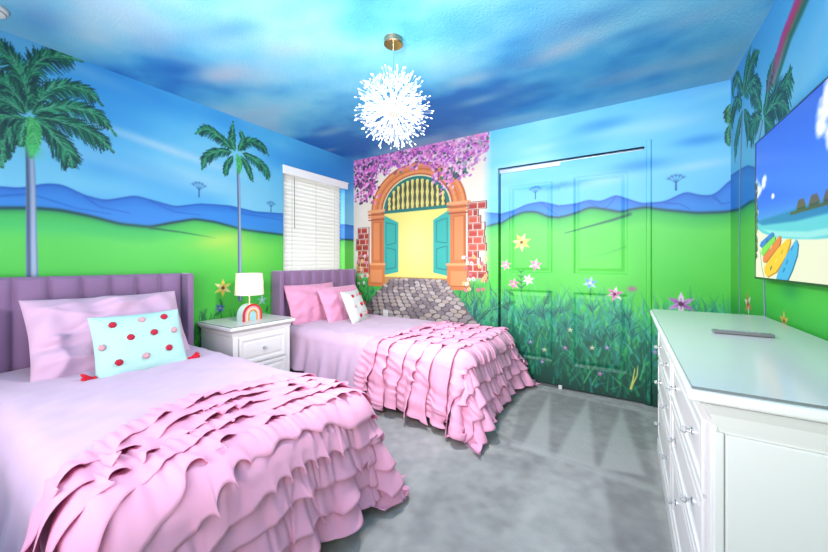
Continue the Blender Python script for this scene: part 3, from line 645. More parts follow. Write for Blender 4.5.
def make_comforter(name, label, yc, seed, dropn=.40, dropf=.40, x1=2.06, ymax=9, a0=1.20, skew=0, fl=(.18,.25)):
    hw, zt, r = .525, .505, .085
    wv = waves(seed,9,6,26); wf_ = waves(seed+1,6,20,60); g = np.random.default_rng(seed)
    ph = g.uniform(0,2*PI,6)
    def base(a, b):
        ca = np.minimum(a,x1-r); cb = np.clip(b,-(hw-r),hw-r); ex = a-ca; ey = b-cb; rho = np.hypot(ex,ey)+1e-9
        nx,ny = ex/rho, ey/rho; arc = r*PI/2; q = np.clip(rho/r,0,PI/2); ov = np.maximum(rho-arc,0)
        flare = fl[0]+fl[1]*np.abs(2*nx*ny)
        out = r*np.sin(q)+flare*ov; down = r*(1-np.cos(q))+np.sqrt(1-flare**2)*ov
        per = ca*1.0+cb*1.0+np.arctan2(ny,nx+1e-9)*.35; k = np.clip(ov/.35,0,1.3)**1.2
        fold = .022*np.sin(per*34+ph[0])+.016*np.sin(per*19+ph[1])+.010*np.sin(per*61+ph[2])
        corner = np.clip(np.abs(2*nx*ny),0,1)
        out = out+k*(fold*(1+1.2*corner)); z = zt-down
        floor = .018; under = np.maximum(floor-z,0); out = out+under*.75; z = np.maximum(z,floor+.006*np.sin(per*50))
        z = z+.014*np.clip(1-rho/.2,0,1)*1.0+.010*wv(a*1.5,b*1.5)*np.clip(1-ov*3,0,1)
        return np.stack([ca+nx*out, np.minimum(yc+cb+ny*out, ymax), z],-1)
    def norm(a,b):
        e = .004; da = base(a+e,b)-base(a-e,b); db = base(a,b+e)-base(a,b-e); n_ = np.cross(da,db)
        return n_/(np.linalg.norm(n_,axis=-1,keepdims=True)+1e-9)
    def skf(b): return skew*np.clip((-b-.08)/.47,0,1.3)**1.4+(.09*np.clip((b-.1)/.3,0,1.3) if skew > 0 else 0)
    def dside(a): return np.interp(a,[0,.3,1.2,2.2],[.27,.30,.38,dropn])
    # smooth upper part of the comforter
    aa = np.r_[np.linspace(.085,x1+dropf-.03,150)]; tt = np.linspace(-1,1,150); A,T = np.meshgrid(aa,tt,indexing='ij')
    B = T*(hw+dside(A)); V = base(A,B)+norm(A,B)*(.006*wf_(A,B)-.022*np.clip((A-a0-skf(B)-.02)/.06,0,1))[...,None]
    V[...,0] = np.maximum(V[...,0],.092)
    o = npmesh(name, V, gridF(*A.shape), M_pink); tag(o, label, 'comforter')
    sd = o.modifiers.new('thickness','SOLIDIFY'); sd.thickness = .012; sd.offset = -1
    n = 10; a1 = x1+dropf; pitch = (a1-a0-.02)/n
    for i in range(n):                                          # gathered tiers, each overlapping the next
        s = a0+i*pitch; NT, NW = 760, 14; t = np.linspace(-1,1,NT); w = np.linspace(0,1,NW); Wm,T = np.meshgrid(w,t,indexing='ij')
        gb = T*(hw+dside(np.full_like(T,s+.05))-.01)
        g1 = waves(seed*31+i*7+1,5,1.5,6); g2 = waves(seed*31+i*7+2,4,30,80)
        bphase = gb*2*PI/.17+3.2*g1(gb*3,gb*0)*2; env = .42+.42*np.sin(gb*7+g.uniform(0,6))*np.sin(gb*3.1+g.uniform(0,6))
        length = pitch*(1.42+.16*g1(gb*2,gb*0+3)); 
        sk = skf(gb)*(1-.75*i/n)
        a = s+sk+Wm*length+.018*Wm*np.cos(bphase)*env
        sidef = np.clip((np.abs(gb)-hw+.05)/.12,0,1)
        bb = gb+.016*Wm*np.cos(bphase+1.2)*env*(1-.5*sidef)+np.sign(gb)*sidef*Wm*(.055+.05*g1(gb*5,gb*0+i))
        sag = .006+.010*np.sin(Wm*PI*.55)
        steep = 1-np.abs(norm(np.minimum(a,a1),bb)[...,2])
        lift = sag+Wm**1.3*(.013*np.sin(bphase)*env+.007*(np.sin(bphase)*.5+.5)+.022*steep)+.0034*np.sin(bphase*3.3+2+2*g1(gb*6,gb*0))*(1.1-.7*Wm)+.010*sidef*Wm*g1(gb*9,Wm+i)+.004*g2(gb,Wm*.15)
        curl = np.clip(np.sin(gb*11+5*g1(gb*2,gb*0+9)+i)*1.6-.35,0,1)*np.clip((Wm-.45)/.55,0,1)**1.5
        cp = gb*2*PI/.062+2.5*g1(gb*4,gb*0+2)
        bb = bb+curl*.013*np.cos(cp); a = a+curl*.016*np.sin(cp); lift = lift+curl*.009*(1+np.sin(cp+.8))
        am = np.minimum(a,a1+.03)
        V = base(am,bb)+norm(am,bb)*np.maximum(lift,.004)[...,None]
        V[...,2] = np.maximum(V[...,2],.008); V[...,1] = np.minimum(V[...,1],ymax)
        rf = npmesh('ruffle', V, gridF(NW,NT), M_ruf, o)
        sd = rf.modifiers.new('thickness','SOLIDIFY'); sd.thickness = .0022; sd.offset = 0
    return o
B1Y, B2Y = -2.50, -.665
make_bed('bed', B1Y-.54, B1Y+.54, 'bed nearer the viewer with tall channel-tufted mauve velvet headboard', .137, 1.86)
make_bed('bed', B2Y-.535, B2Y+.535, 'bed in the far corner with winged mauve velvet headboard under the window', .137)
make_comforter('comforter','pink comforter with ruffled foot end spread on the nearer bed',B1Y,5,dropf=.38,x1=1.94,fl=(.13,.10),a0=1.29,skew=.33)
make_comforter('comforter','pink ruffled comforter spread on the far bed beside the mural wall',B2Y,8,x1=2.08,ymax=-.02,a0=1.28,skew=-.10)

def pillow(name, w, h, T, m, seed, wr=.012, crush=0, flange=0):
    n = 56; u = np.linspace(-1,1,n); U,Vv = np.meshgrid(u,u)
    X = w/2*U*(1-.045*(1-Vv**2)); Y = h/2*Vv*(1-.05*(1-U**2))
    f = 1-flange; Uf = np.clip(np.abs(U)/f,0,1); Vf = np.clip(np.abs(Vv)/f,0,1)
    th = T*((1-Uf**2.6)*(1-Vf**2.6))**.62+.004
    a = waves(seed,8,8,30); b = waves(seed+9,8,8,30); e = np.clip(th/T*1.6,0,1)
    cg = random.Random(seed)
    crease = 0*U
    for k in range(16):
        cx_,cy_ = cg.uniform(-1,.9),cg.uniform(-.9,.9); an = cg.gauss(PI*(.0 if k%2 else .35),.5); L = cg.uniform(.25,.8)
        du = (U-cx_)*math.cos(an)+(Vv-cy_)*math.sin(an); dv = -(U-cx_)*math.sin(an)+(Vv-cy_)*math.cos(an)+.15*np.sin(du*3+k)
        crease += cg.choice([-1,1,1])*np.exp(-np.abs(dv)/.07)*np.exp(-(du/L)**2)
    crease *= wr*.60
    # folds running inwards from the sides
    fold = wr*1.2*np.sin(Vv*9+a(U*.3,Vv*.4)*6)*np.clip(np.abs(U)-.35,0,1)
    top = np.stack([X,Y,th+(crease+wr*a(U*w,Vv*h)*2+fold-crush*np.exp(-((U+.25)**2+(Vv-.1)**2)*5))*e],-1)
    bot = np.stack([X,Y,-th*.75+wr*b(U*w,Vv*h)*e],-1)
    rim = (np.abs(U)==1)|(np.abs(Vv)==1)
    bot[rim] = top[rim]-np.array([0,0,.004])
    V = np.concatenate([top.reshape(-1,3),bot.reshape(-1,3)]); F1 = gridF(n,n); F2 = F1[:,::-1]+n*n
    idx = np.arange(n*n).reshape(n,n); ring = np.r_[idx[0,:-1],idx[:-1,-1],idx[-1,:0:-1],idx[:0:-1,0]]; r2 = np.roll(ring,-1)
    F3 = np.stack([ring,r2,r2+n*n,ring+n*n],-1)[:,::-1]
    return npmesh(name,V,np.concatenate([F1,F2,F3]),m), (lambda pu,pv: T*((1-(min(1,abs(pu)/f))**2.6)*(1-(min(1,abs(pv)/f))**2.6))**.62)
def lean(o, y, x, z, tilt, h, spin=0, yawz=0):
    """stand a pillow on its lower edge at (x, y, z), leaning back by tilt from vertical, facing the room"""
    R = Matrix.Rotation(yawz,4,'Z') @ Matrix.Rotation(-tilt,4,'Y') @ Matrix(((0,0,1,0),(1,0,0,0),(0,1,0,0),(0,0,0,1))) @ Matrix.Rotation(spin,4,'Z')
    o.matrix_world = Matrix.Translation((x,y,z)) @ R @ Matrix.Translation((0,h/2,0))
M_pil = mat('blush_pillowcase', S(230,186,216), .85, bump=.12, bscale=16, var=.05, Sheen_Weight=.2)
M_pil2 = mat('pink_pillowcase', S(250,168,206), .85, bump=.12, bscale=16, Sheen_Weight=.2)
M_mint = mat('mint_cotton', S(196,240,234), .85, bump=.15, bscale=60)
M_pale = mat('ivory_cotton', S(240,240,238), .85, bump=.15, bscale=60)
M_red = mat('crimson_pompom', S(205,30,62), .95, bump=.8, bscale=120); M_blush = mat('blush_pompom', S(232,176,184), .95, bump=.8, bscale=120)
M_tas = mat('red_tassel', S(235,22,50), .9, bump=.5, bscale=120)
p,_ = pillow('pillow',.75,.50,.085,M_pil,3,.026,.015,.0); tag(p,'large blush pillow with creased left side against the nearer headboard','pillow')
lean(p,-2.475,.44,.50,.56,.50)
def pompillow(label, w, h, m, seed, dots, tassels):
    o,tf = pillow('throw_cushion',w,h,.062,m,seed,.004); tag(o,label,'cushion')
    for u_,v_,red in dots:
        bm = bmesh.new(); g = random.Random(int((u_+2)*1000+(v_+2)*77)); k = bmesh.ops.create_icosphere(bm,subdivisions=3,radius=.0175)
        for v in k['verts']: v.co *= 1+g.uniform(-.09,.09)
        for v in k['verts']: v.co.z *= .7
        q = obj('pompom',bm,M_red if red else M_blush,o,True); q.location = (w/2*u_*.95,h/2*v_*.95,tf(u_,v_)+.010)
        q['label'] = 'crimson pompom' if red else 'blush pompom'
    for sx,sy in tassels:
        bm = bmesh.new(); ball(bm,(0,0,0),.012); g = random.Random(5)
        for k in range(60):
            a = g.uniform(0,2*PI); r = g.uniform(.003,.026); cyl(bm,(0,0,0),(sx*.045+g.uniform(-.008,.006),r*math.cos(a)+.004,r*math.sin(a)+.012),.004,.0028,5)
        q = obj('tassel',bm,M_tas,o,True); q.location = (sx*w/2*1.02,sy*h/2+.028,.012)
    return o
dots = [(-.62,.62,1),(.02,.66,0),(.58,.72,1),(-.88,-.05,0),(-.30,.10,1),(.24,.16,1),(.76,.18,0),(-.60,-.62,1),(-.02,-.58,0),(.54,-.44,1)]
o = pompillow('mint cushion with crimson and blush pompoms and red tassels on the nearer bed',.43,.37,M_mint,12,dots,[(-1,-1),(1,-1)])
lean(o,-2.44,.66,.503,.50,.37,.0,-.06)
p,_ = pillow('pillow',.66,.44,.07,M_pil2,21,.014); tag(p,'pink pillow at the back against the far headboard, left of its mate','pillow','pink pillows on the far bed'); lean(p,-.80,.25,.502,.36,.42)
p,_ = pillow('pillow',.62,.42,.07,M_pil2,27,.014); tag(p,'pink pillow on the far bed, directly behind the ivory pompom cushion','pillow','pink pillows on the far bed'); lean(p,-.55,.44,.502,.45,.40,0,.05)
dots2 = [(-.45,.60,1),(.05,.62,0),(.62,.66,1),(-.62,-.05,0),(.08,.02,1),(.62,.06,1),(-.35,-.62,1),(.25,-.60,0),(.75,-.55,1)]
o = pompillow('ivory square cushion with red pompoms on the far bed',.36,.36,M_pale,14,dots2,[]); lean(o,-.60,.66,.508,.42,.36,.0,.25)

# ------------------------------------------------------------------ nightstand and dresser
M_knob = mat('clear_crystal_knob',(.9,.92,.94),.05,Transmission_Weight=.55,IOR=1.5); M_chrome = mat('knob_stem_chrome',(.8,.8,.82),.15,1)
M_gtop = mat('tabletop_glass',(.90,.86,.86),.16,Specular_IOR_Level=.35); M_gedge = mat('glass_edge_grey',(.22,.25,.26),.15)
def knob(parent, loc, axis, r=.015):
    q = Vector((0,0,1)).rotation_difference(Vector(axis)).to_matrix().to_4x4()
    bm = bmesh.new(); lathe(bm,[(.011,0),(.011,.003),(.005,.006),(.005,.016)],(0,0,0),16,q); k = obj('knob_stem',bm,M_chrome,parent,False); k.location = loc
    bm = bmesh.new(); lathe(bm,[(.006,.014),(r,.018),(r,.023),(r*.6,.028),(r*.25,.029)],(0,0,0),8,q); k2 = obj('knob',bm,M_knob,parent,False); k2.location = loc
def sweptframe(bm, o, u, v, n_, w, h, prof):
    """rectangular moulding: prof [(inset, height)...] in the plane spanned by u, v with outward normal n_"""
    o,u,v,n_ = map(Vector,(o,u,v,n_)); rings = []
    for ins,ht in prof:
        rings.append([bm.verts.new(o+u*a+v*b+n_*ht) for a,b in ((ins,ins),(w-ins,ins),(w-ins,h-ins),(ins,h-ins))])
    for A,B in zip(rings,rings[1:]):
        for k in range(4): bm.faces.new((A[k],A[(k+1)%4],B[(k+1)%4],B[k]))
    bm.faces.new(rings[-1]); bm.faces.new(rings[0]); return bm
DRAW = [(0,0),(0,.016),(.004,.019),(.022,.019),(.026,.014),(.032,.012),(.042,.012),(.050,.016)]
# nightstand between the beds
NSX, NSY0, NSY1, NZ = .50, -1.865, -1.325, .65
ns = thing('nightstand','white two-drawer nightstand between the two beds','nightstand',(0,0,0))
bm = bmesh.new(); box(bm,.015,NSX-.02,NSY0+.02,NSY1-.02,.02,NZ-.06,bev=.003); molding(bm,.048,NSX-.02,NSY0+.02,NSY1-.02,[(0,NZ-.085),(.006,NZ-.07),(.010,NZ-.052),(.022,NZ-.035),(.03,NZ-.030)])
molding(bm,.048,NSX-.02,NSY0+.02,NSY1-.02,[(.012,0),(.012,.07),(.004,.085),(0,.09)])
for y in (NSY0+.02,NSY1-.06): box(bm,NSX-.022,NSX-.012,y,y+.04,.02,NZ-.08,bev=.002)
obj('body',bm,M_white,ns)
obj('top',BX(.012,NSX+.02,NSY0-.015,NSY1+.015,NZ-.030,NZ-.004,bev=.006,seg=3),M_white,ns)
obj('glass_sheet',BX(.018,NSX+.012,NSY0-.007,NSY1+.007,NZ-.004,NZ+.001),M_gtop,ns); bm = bmesh.new(); box(bm,NSX+.0122,NSX+.0132,NSY0-.008,NSY1+.008,NZ-.004,NZ+.0012); box(bm,.018,NSX+.013,NSY0-.0085,NSY0-.0075,NZ-.004,NZ+.0012)
obj('glass_edge',bm,M_gedge,ns)
for z0,h_ in ((.345,.205),(.115,.215)):
    d = obj('drawer',sweptframe(bmesh.new(),(NSX-.022,NSY0+.066,z0),(0,1,0),(0,0,1),(1,0,0),NSY1-NSY0-.132,h_,DRAW),M_white,ns)
    knob(d,(NSX-.004,(NSY0+NSY1)/2,z0+h_/2),(1,0,0),.012)
# dresser along the right wall
DXF, DY0, DY1, DZ = 3.145, -2.225, -.765, .85
dr = thing('dresser','long white six-drawer dresser with crystal knobs under the television','dresser',(0,0,0))
bm = bmesh.new(); box(bm,DXF,3.58,DY0,DY1,.05,DZ-.05,bev=.003)
molding(bm,DXF,3.55,DY0,DY1,[(0,DZ-.10),(.005,DZ-.085),(.012,DZ-.06),(.026,DZ-.038),(.032,DZ-.032)])
molding(bm,DXF,3.55,DY0,DY1,[(.018,0),(.018,.075),(.008,.09),(0,.10)])
for x0,x1 in ((DXF-.004,DXF+.014),(3.53,3.58)): box(bm,x0,x1,DY0-.010,DY0+.004,.09,DZ-.10,bev=.003)
box(bm,DXF+.014,3.53,DY0-.010,DY0+.004,.09,.16,bev=.003); pass
for y in (DY0-.006,DY1-.034,(DY0+DY1)/2-.02): box(bm,DXF-.010,DXF+.004,y,y+.04,.09,DZ-.09,bev=.003)
obj('body',bm,M_white,dr)
obj('end_panel',sweptframe(bmesh.new(),(DXF+.016,DY0-.001,.162),(1,0,0),(0,0,1),(0,-1,0),.412,DZ-.265,[(0,.0),(0,.0045),(.004,.0065),(.006,.0065)]),M_white,dr)
obj('top',BX(3.092,3.590,DY0-.035,DY1+.030,DZ-.032,DZ-.005,bev=.009,seg=3),M_white,dr)
obj('glass_sheet',BX(3.101,3.585,DY0-.025,DY1+.020,DZ-.005,DZ+.001),M_gtop,dr)
bm = bmesh.new(); box(bm,3.0998,3.1009,DY0-.026,DY1+.02,DZ-.0048,DZ+.0012); box(bm,3.0998,3.585,DY0-.0262,DY0-.0251,DZ-.0048,DZ+.0012); obj('glass_edge',bm,M_gedge,dr)
ym = (DY0+DY1)/2
for z0,h_ in ((.575,.18),(.375,.19),(.115,.25)):
    for a,b in ((DY0+.04,ym-.025),(ym+.025,DY1-.04)):
        d = obj('drawer',sweptframe(bmesh.new(),(DXF+.001,b,z0),(0,-1,0),(0,0,1),(-1,0,0),b-a,h_,DRAW),M_white,dr)
        for f in (.22,.78): knob(d,(DXF-.015,a+(b-a)*f,z0+h_/2),(-1,0,0),.011)

# grey soundbar-like remote on the dresser
rm = thing('remote_control','slim dark grey remote lying on the glass top of the dresser','remote control',(3.352,-1.455,DZ+.0025),math.radians(0))
obj('body',BX(-.088,.088,-.017,.017,0,.012,bev=.004,seg=3),mat('grey_plastic',(.20,.20,.21),.35,bump=.02),rm)
bm = bmesh.new()
for k in range(8):
    for j in (-1,1): box(bm,-.07+k*.016,-.06+k*.016,j*.007-.003,j*.007+.003,.0118,.0135,bev=.001)
bm2 = bm; obj('buttons',bm2,mat('pale_grey_buttons',(.45,.45,.46),.5),rm)

# ------------------------------------------------------------------ rainbow lamp
lm = thing('table_lamp','small lamp with rainbow arch base and white drum shade on the nightstand','lamp',(.30,-1.60,NZ+.001),math.radians(8))
LWid = .10
def archband(r0,r1,x0,x1,leg=.045,n=40):
    bm = bmesh.new(); 
    def pts(r): return [(-r,0)]+[(-r*math.cos(a),leg+r*math.sin(a)) for a in np.linspace(0,PI,n)]+[(r,0)]
    O = pts(r1); I = pts(r0) if r0 > 0 else None
    if I:
        L = [[bm.verts.new((x,y,z)) for y,z in q] for x in (x0,x1) for q in (O,I)]
        OF,IF,OB,IB = L
        for k in range(len(O)-1):
            bm.faces.new((OF[k],OF[k+1],IF[k+1],IF[k])); bm.faces.new((OB[k],OB[k+1],IB[k+1],IB[k]))
            bm.faces.new((OF[k],OF[k+1],OB[k+1],OB[k])); bm.faces.new((IF[k],IF[k+1],IB[k+1],IB[k]))
        for k in (0,-1): bm.faces.new((OF[k],IF[k],IB[k],OB[k]))
    else:
        A = [bm.verts.new((x0,y,z)) for y,z in O]; B = [bm.verts.new((x1,y,z)) for y,z in O]
        bm.faces.new(A); bm.faces.new(B)
        for k in range(len(O)): bm.faces.new((A[k],A[(k+1)%len(O)],B[(k+1)%len(O)],B[k]))
    return bm
base = obj('lamp_base',archband(0,.092,-.035,.033),mat('pale_mint_ceramic',S(214,236,232),.3),lm)
for r1,r0,x1,c,nm in ((.092,.076,.041,S(222,44,52),'red'),(.076,.060,.038,S(245,178,190),'pink'),(.060,.046,.040,S(248,226,200),'cream'),(.046,.034,.042,S(244,158,60),'orange'),(.034,0,.038,S(178,226,236),'blue')):
    q = obj('rainbow_band',archband(r0,r1,.030,x1),mat(nm+'_ceramic_glaze',c,.28),base); q['label'] = nm+' band of the rainbow'
obj('lamp_neck',cyl(bmesh.new(),(0,0,.13),(0,0,.225),.009),mat('pale_brass',(.85,.72,.42),.25,1),lm)
M_shade = bpy.data.materials.new('warm_linen_shade'); M_shade.use_nodes = True; nt = M_shade.node_tree; pb = nt.nodes['Principled BSDF']; pb.inputs['Base Color'].default_value = (.92,.89,.82,1); pb.inputs['Roughness'].default_value = .8
tb = nt.nodes.new('ShaderNodeBsdfTranslucent'); tb.inputs[0].default_value = (.95,.88,.70,1); ms = nt.nodes.new('ShaderNodeMixShader'); ms.inputs[0].default_value = .5
ns_ = nt.nodes.new('ShaderNodeTexNoise'); ns_.inputs['Scale'].default_value = 220; bp = nt.nodes.new('ShaderNodeBump'); bp.inputs['Strength'].default_value = .1; nt.links.new(ns_.outputs['Fac'],bp.inputs['Height']); nt.links.new(bp.outputs['Normal'],pb.inputs['Normal'])
nt.links.new(pb.outputs[0],ms.inputs[1]); nt.links.new(tb.outputs[0],ms.inputs[2]); nt.links.new(ms.outputs[0],nt.nodes['Material Output'].inputs['Surface'])
bm = bmesh.new(); lathe(bm,[(.112,.212),(.102,.392),(.1005,.392),(.1105,.212),(.112,.212)],n=48)
for f in [f for f in bm.faces if len(f.verts) > 4]: bm.faces.remove(f)
obj('lamp_shade',bm,M_shade,lm,True)
bm = bmesh.new(); ball(bm,(0,0,.29),.026); M_bulb = mat('glowing_bulb',(1,.95,.85),.4); M_bulb.node_tree.nodes['Principled BSDF'].inputs['Emission Color'].default_value = (1,.85,.6,1); M_bulb.node_tree.nodes['Principled BSDF'].inputs['Emission Strength'].default_value = 5
obj('light_bulb',bm,M_bulb,lm,True)
bm = bmesh.new(); cyl(bm,(0,0,.22),(0,0,.27),.012); [cyl(bm,(0,0,.37),(.100*math.cos(a),.100*math.sin(a),.385),.0015,n=5) for a in (0,2.09,4.19)]; cyl(bm,(0,0,.26),(0,0,.37),.002,n=5)
obj('shade_frame',bm,M_chrome,lm)
pl = bpy.data.lights.new('lamp_light','POINT'); pl.energy = .22; pl.color = (1,.80,.50); pl.shadow_soft_size = .03
po = link(bpy.data.objects.new('lamp_light',pl),lm); po.location = (0,0,.33)

# ------------------------------------------------------------------ chandelier
CHX, CHY, CHZ = 1.815, -1.64, 2.03
ch = thing('chandelier','white dandelion burst chandelier hanging from a brass ceiling plate','chandelier',(CHX,CHY,H))
M_brass = mat('rose_brass',(.62,.36,.20),.18,1); M_gold = mat('pale_gold',(.85,.74,.50),.25,1)
bm = bmesh.new(); lathe(bm,[(.001,-.032),(.05,-.032),(.056,-.028),(.058,-.004),(.058,0)],n=40); obj('canopy',bm,M_brass,ch,False)
zc = CHZ-H; bm = bmesh.new(); cyl(bm,(0,0,-.03),(0,0,zc+.04),.003,n=8); obj('stem',bm,M_chrome,ch)
bm = bmesh.new(); ball(bm,(0,0,zc),.045,n=20); obj('hub',bm,M_gold,ch,True)
M_cry = bpy.data.materials.new('white_crystal'); M_cry.use_nodes = True; nt = M_cry.node_tree; pb = nt.nodes['Principled BSDF']; pb.inputs['Base Color'].default_value = (.95,.96,.98,1); pb.inputs['Roughness'].default_value = .15
tb = nt.nodes.new('ShaderNodeBsdfTranslucent'); tb.inputs[0].default_value = (.97,.98,1,1); ms = nt.nodes.new('ShaderNodeMixShader'); ms.inputs[0].default_value = .6
nt.links.new(pb.outputs[0],ms.inputs[1]); nt.links.new(tb.outputs[0],ms.inputs[2]); nt.links.new(ms.outputs[0],nt.nodes['Material Output'].inputs['Surface'])
def spray(seed):
    g = random.Random(seed); bm = bmesh.new(); cyl(bm,(0,0,.04),(0,0,.125),.0012,n=4,caps=False)
    for k in range(8):
        a = k*2.4+g.uniform(-.3,.3); rr = .012+.046*math.sqrt((k+.3)/8); e = Vector((rr*math.cos(a),rr*math.sin(a),g.uniform(.150,.226))); s0 = Vector((0,0,g.uniform(.10,.13)))
        cyl(bm,s0,e,.0005,n=3,caps=False); d = (e-s0).normalized(); L = g.uniform(.009,.013)
        cyl(bm,e-d*L*.4,e+d*L*.4,.0022,.0040,n=5); cyl(bm,e+d*L*.4,e+d*L*.75,.0040,.0015,n=5)
    return bm
protos = []
N = 72
for k in range(N):
    zz_ = 1-2*(k+.5)/N; ph_ = k*2.399963; d = Vector((math.sqrt(1-zz_*zz_)*math.cos(ph_),math.sqrt(1-zz_*zz_)*math.sin(ph_),zz_))
    if k < 6: o = obj('crystal_spray',spray(k),M_cry,ch); protos.append(o)
    else: o = protos[k%6].copy(); C.objects.link(o); o.parent = ch
    o.location = (0,0,zc); o.rotation_euler = (d.to_track_quat('Z','Y') @ Euler((0,0,k*1.7)).to_quaternion()).to_euler()
for k in range(6):
    a = k*PI/3; bm = bmesh.new(); p_ = Vector((.062*math.cos(a),.062*math.sin(a),zc+(.03 if k%2 else -.03))); ball(bm,p_,.012,n=8)
    obj('light_bulb',bm,M_bulb,ch,True)
    cl = bpy.data.lights.new('bulb_light','POINT'); cl.energy = 1.0; cl.color = (1,.97,.93); cl.shadow_soft_size = .02
    q = link(bpy.data.objects.new('bulb_light',cl),ch); q.location = p_*1.0+Vector((.016*math.cos(a),.016*math.sin(a),0))

dl = bpy.data.lights.new('chandelier_fill','SPOT'); dl.energy = 55; dl.color = (1,.955,.92); dl.spot_size = math.radians(178); dl.spot_blend = .35; dl.shadow_soft_size = .10  # added spot below the crystals, lights the room without heating the ceiling
q = link(bpy.data.objects.new('chandelier_fill',dl),ch); q.location = (0,0,zc-.25)

# smoke detector
sm = thing('smoke_detector','round white smoke detector on the ceiling at the upper left','smoke detector',(.235,-2.95,H))
bm = bmesh.new(); lathe(bm,[(.001,-.038),(.035,-.038),(.050,-.030),(.060,-.016),(.062,0)],n=36); obj('housing',bm,M_trim,sm,True)
bm = bmesh.new(); lathe(bm,[(.052,-.030),(.054,-.026),(.052,-.024)],n=36); obj('vent_ring',bm,mat('grey_vent',(.25,.25,.27),.6),sm)
# wall outlet
ot = thing('wall_outlet','white electrical outlet plate low on the mural wall behind the far bed','outlet',(.515,0,.505))
obj('plate',BX(-.035,.035,-.008,-.001,-.057,.057,bev=.003),M_trim,ot)
for s in (-1,1): obj('socket',BX(-.016,.016,-.0105,-.0075,s*.025-.014,s*.025+.014,bev=.002),M_trim,ot)

# ------------------------------------------------------------------ television
TVX, TY0, TY1, TZ0, TZ1 = 3.55, -1.995, -.765, 1.048, 1.765
tv = thing('television','wall-mounted flat television showing a tropical beach with colourful kayaks','television',(0,0,0))
M_bez = mat('black_bezel',(.012,.012,.014),.3)
bm = bmesh.new(); box(bm,TVX+.003,TVX+.028,TY0,TY1,TZ0,TZ1,bev=.003); box(bm,TVX+.02,TVX+.045,TY0+.2,TY1-.2,TZ0+.1,TZ1-.2,bev=.006); obj('casing',bm,M_bez,tv)
bm = bmesh.new(); f_ = .006
for a,b,c,d in ((TY0,TY1,TZ1-f_,TZ1),(TY0,TY1,TZ0,TZ0+.010),(TY0,TY0+f_,TZ0,TZ1),(TY1-f_,TY1,TZ0,TZ1)): box(bm,TVX-.002,TVX+.006,a,b,c,d)
obj('bezel',bm,M_bez,tv)
obj('wall_bracket',BX(TVX+.04,W-.001,(TY0+TY1)/2-.2,(TY0+TY1)/2+.2,1.25,1.6,bev=.003),M_bez,tv)
SC = Canvas(0,1.218,0,.701,.003,None)       # h = distance from the left edge seen from the room
def spx(u,v):
    p_ = at(u,v,0,TVX); return (TY1-.006-p_[1], p_[2]-TZ0-.010)
SC.px = spx
SC.img[:] = ramp(SC.z/.70,[(0,(232,224,206)),(.34,(240,234,218)),(.36,(60,150,200)),(.42,(70,130,240)),(.6,(46,104,236)),(1,(28,66,205))])[:,None,:]
n = fbm(SC.nh,SC.nw,30,91,5,1.3)
def cloud(c,rx,ry,a=1.6):
    x,y = c; X = (SC.h[None,:]-x)/rx; Y = (SC.z[:,None]-y)/ry; w = np.clip((np.exp(-(X*X+Y*Y))-.40+(n-.5)*1.3)*a*1.6,0,1)[...,None]; SC.img = SC.img*(1-w)+np.array((246,247,252))/255*w
for u,v,rx,ry in ((757,192,.09,.06),(764,180,.05,.05),(757,213,.03,.02),(773,196,.03,.02),(820,115,.07,.10),(829,95,.12,.10),(835,135,.1,.07)): cloud(spx(u,v),rx,ry)
cloud((1.0,.6),.2,.12)
HZ = spx(790,0)[1]
HZ = spx(757,221)[1]
SC.poly([(0,HZ-.005),(1.218,HZ+.0),(1.218,HZ-.14),(.7,HZ-.135),(.45,HZ-.12),(.25,HZ-.10),(.1,HZ-.07),(0,HZ-.03)],(96,196,222),1,.006,True)
SC.poly([(0,HZ-.002),(1.218,HZ+.0),(1.218,HZ-.05),(.5,HZ-.05),(.1,HZ-.03)],(24,110,190),1,.012,True)
SC.poly([(.1,HZ-.05),(.3,HZ-.075),(.6,HZ-.10),(1.218,HZ-.10),(1.218,HZ-.12),(.6,HZ-.125),(.3,HZ-.10)],(168,228,236),.8,.01,True)
SC.poly([(0,HZ-.04),(.1,HZ-.07),(.3,HZ-.11),(.6,HZ-.135),(1.218,HZ-.14),(1.218,-.1),(0,-.1)],(240,232,214),1,.006,True)
n2 = fbm(SC.nh,SC.nw,14,95,3,2)
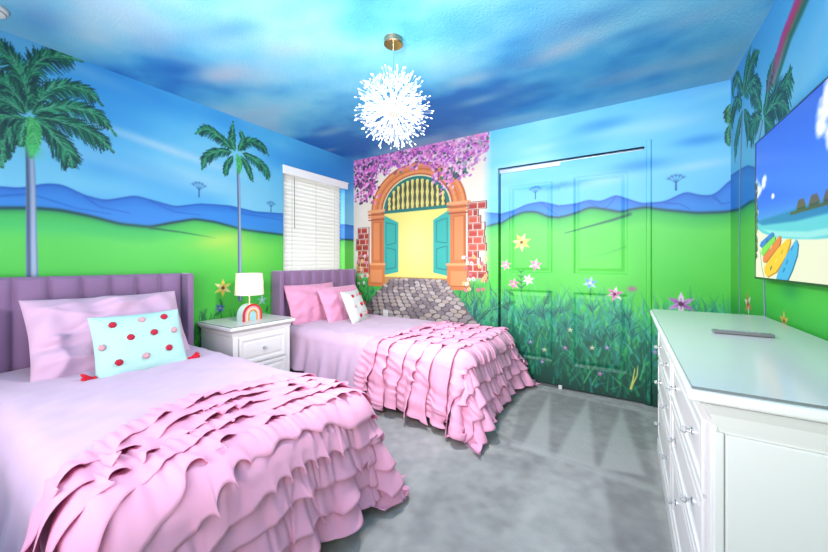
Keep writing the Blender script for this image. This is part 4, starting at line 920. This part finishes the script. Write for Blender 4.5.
for k in range(7):        # huts on stilts over the lagoon
    x = .50+k*.11; w_ = .05; SC.poly([(x,HZ-.004),(x+w_*.5,HZ+.032),(x+w_*1.4,HZ+.032),(x+w_*1.9,HZ-.002)],(96,74,62),1,.004,True); SC.poly([(x+.01,HZ-.016),(x+.01,HZ),(x+.085,HZ),(x+.085,HZ-.016)],(50,44,44),1,.004,True)
SC.stroke([(.45,HZ-.014),(1.218,HZ-.016)],.006,.006,(70,56,50),1,.004,True)
for k in range(60):       # shrubs on the left edge
    SC.blob((random.uniform(0,.02),random.uniform(HZ-.20,HZ+.2)),.010,.016,random.choice([(60,110,40),(30,60,30),(110,130,50),(50,50,40)]),1,random.uniform(0,3),True,True)
def kayak(pts, col, dark):
    SC.poly([(u+1.2,v+.8) for u,v in pts],dark,1,.004); SC.poly(pts,col,1,.004)
kayak([(759.5,246),(761,242),(771,233),(773,232),(773,236),(762,248)],(44,98,220),(20,50,150))
kayak([(761,254),(762,248),(773,237),(775,236),(775,241),(763,256)],(130,216,80),(60,130,50))
kayak([(763,262),(763,257),(776,240),(780,235),(780.5,240),(779,246),(766,262)],(238,98,56),(170,50,30))
kayak([(764,268),(766,264),(778,248),(786,240),(790,238),(790,243),(786,256),(776,272),(767,277),(764.5,273)],(250,192,40),(190,100,20))
kayak([(776,279),(778,272),(788,252),(796,239),(798,244),(797,255),(792,270),(787,281)],(64,164,236),(20,80,150))
for u,v,c in ((771,268,(90,70,30)),(776,261,(255,220,90)),(782,252,(200,150,30)),(787,262,(24,100,190)),(784,270,(20,90,180)),(767,241,(20,40,120)),(771,247,(255,180,140)),(792,248,(30,110,200))): SC.blob((u,v),.016,.006,c,.9,.6,True)
SC.stroke([(760,250),(762,268),(764,277)],.003,.003,(110,100,90),1)
X,Z = np.meshgrid(SC.h,SC.z)
npmesh('screen',np.stack([0*X+TVX,TY1-.006-X,TZ0+.010+Z*(TZ1-TZ0-.016)/.701],-1),gridF(*X.shape),paint_mat('lit_tv_screen',.25,0,90,.60),tv,True,lin(np.clip(SC.img,0,1)))
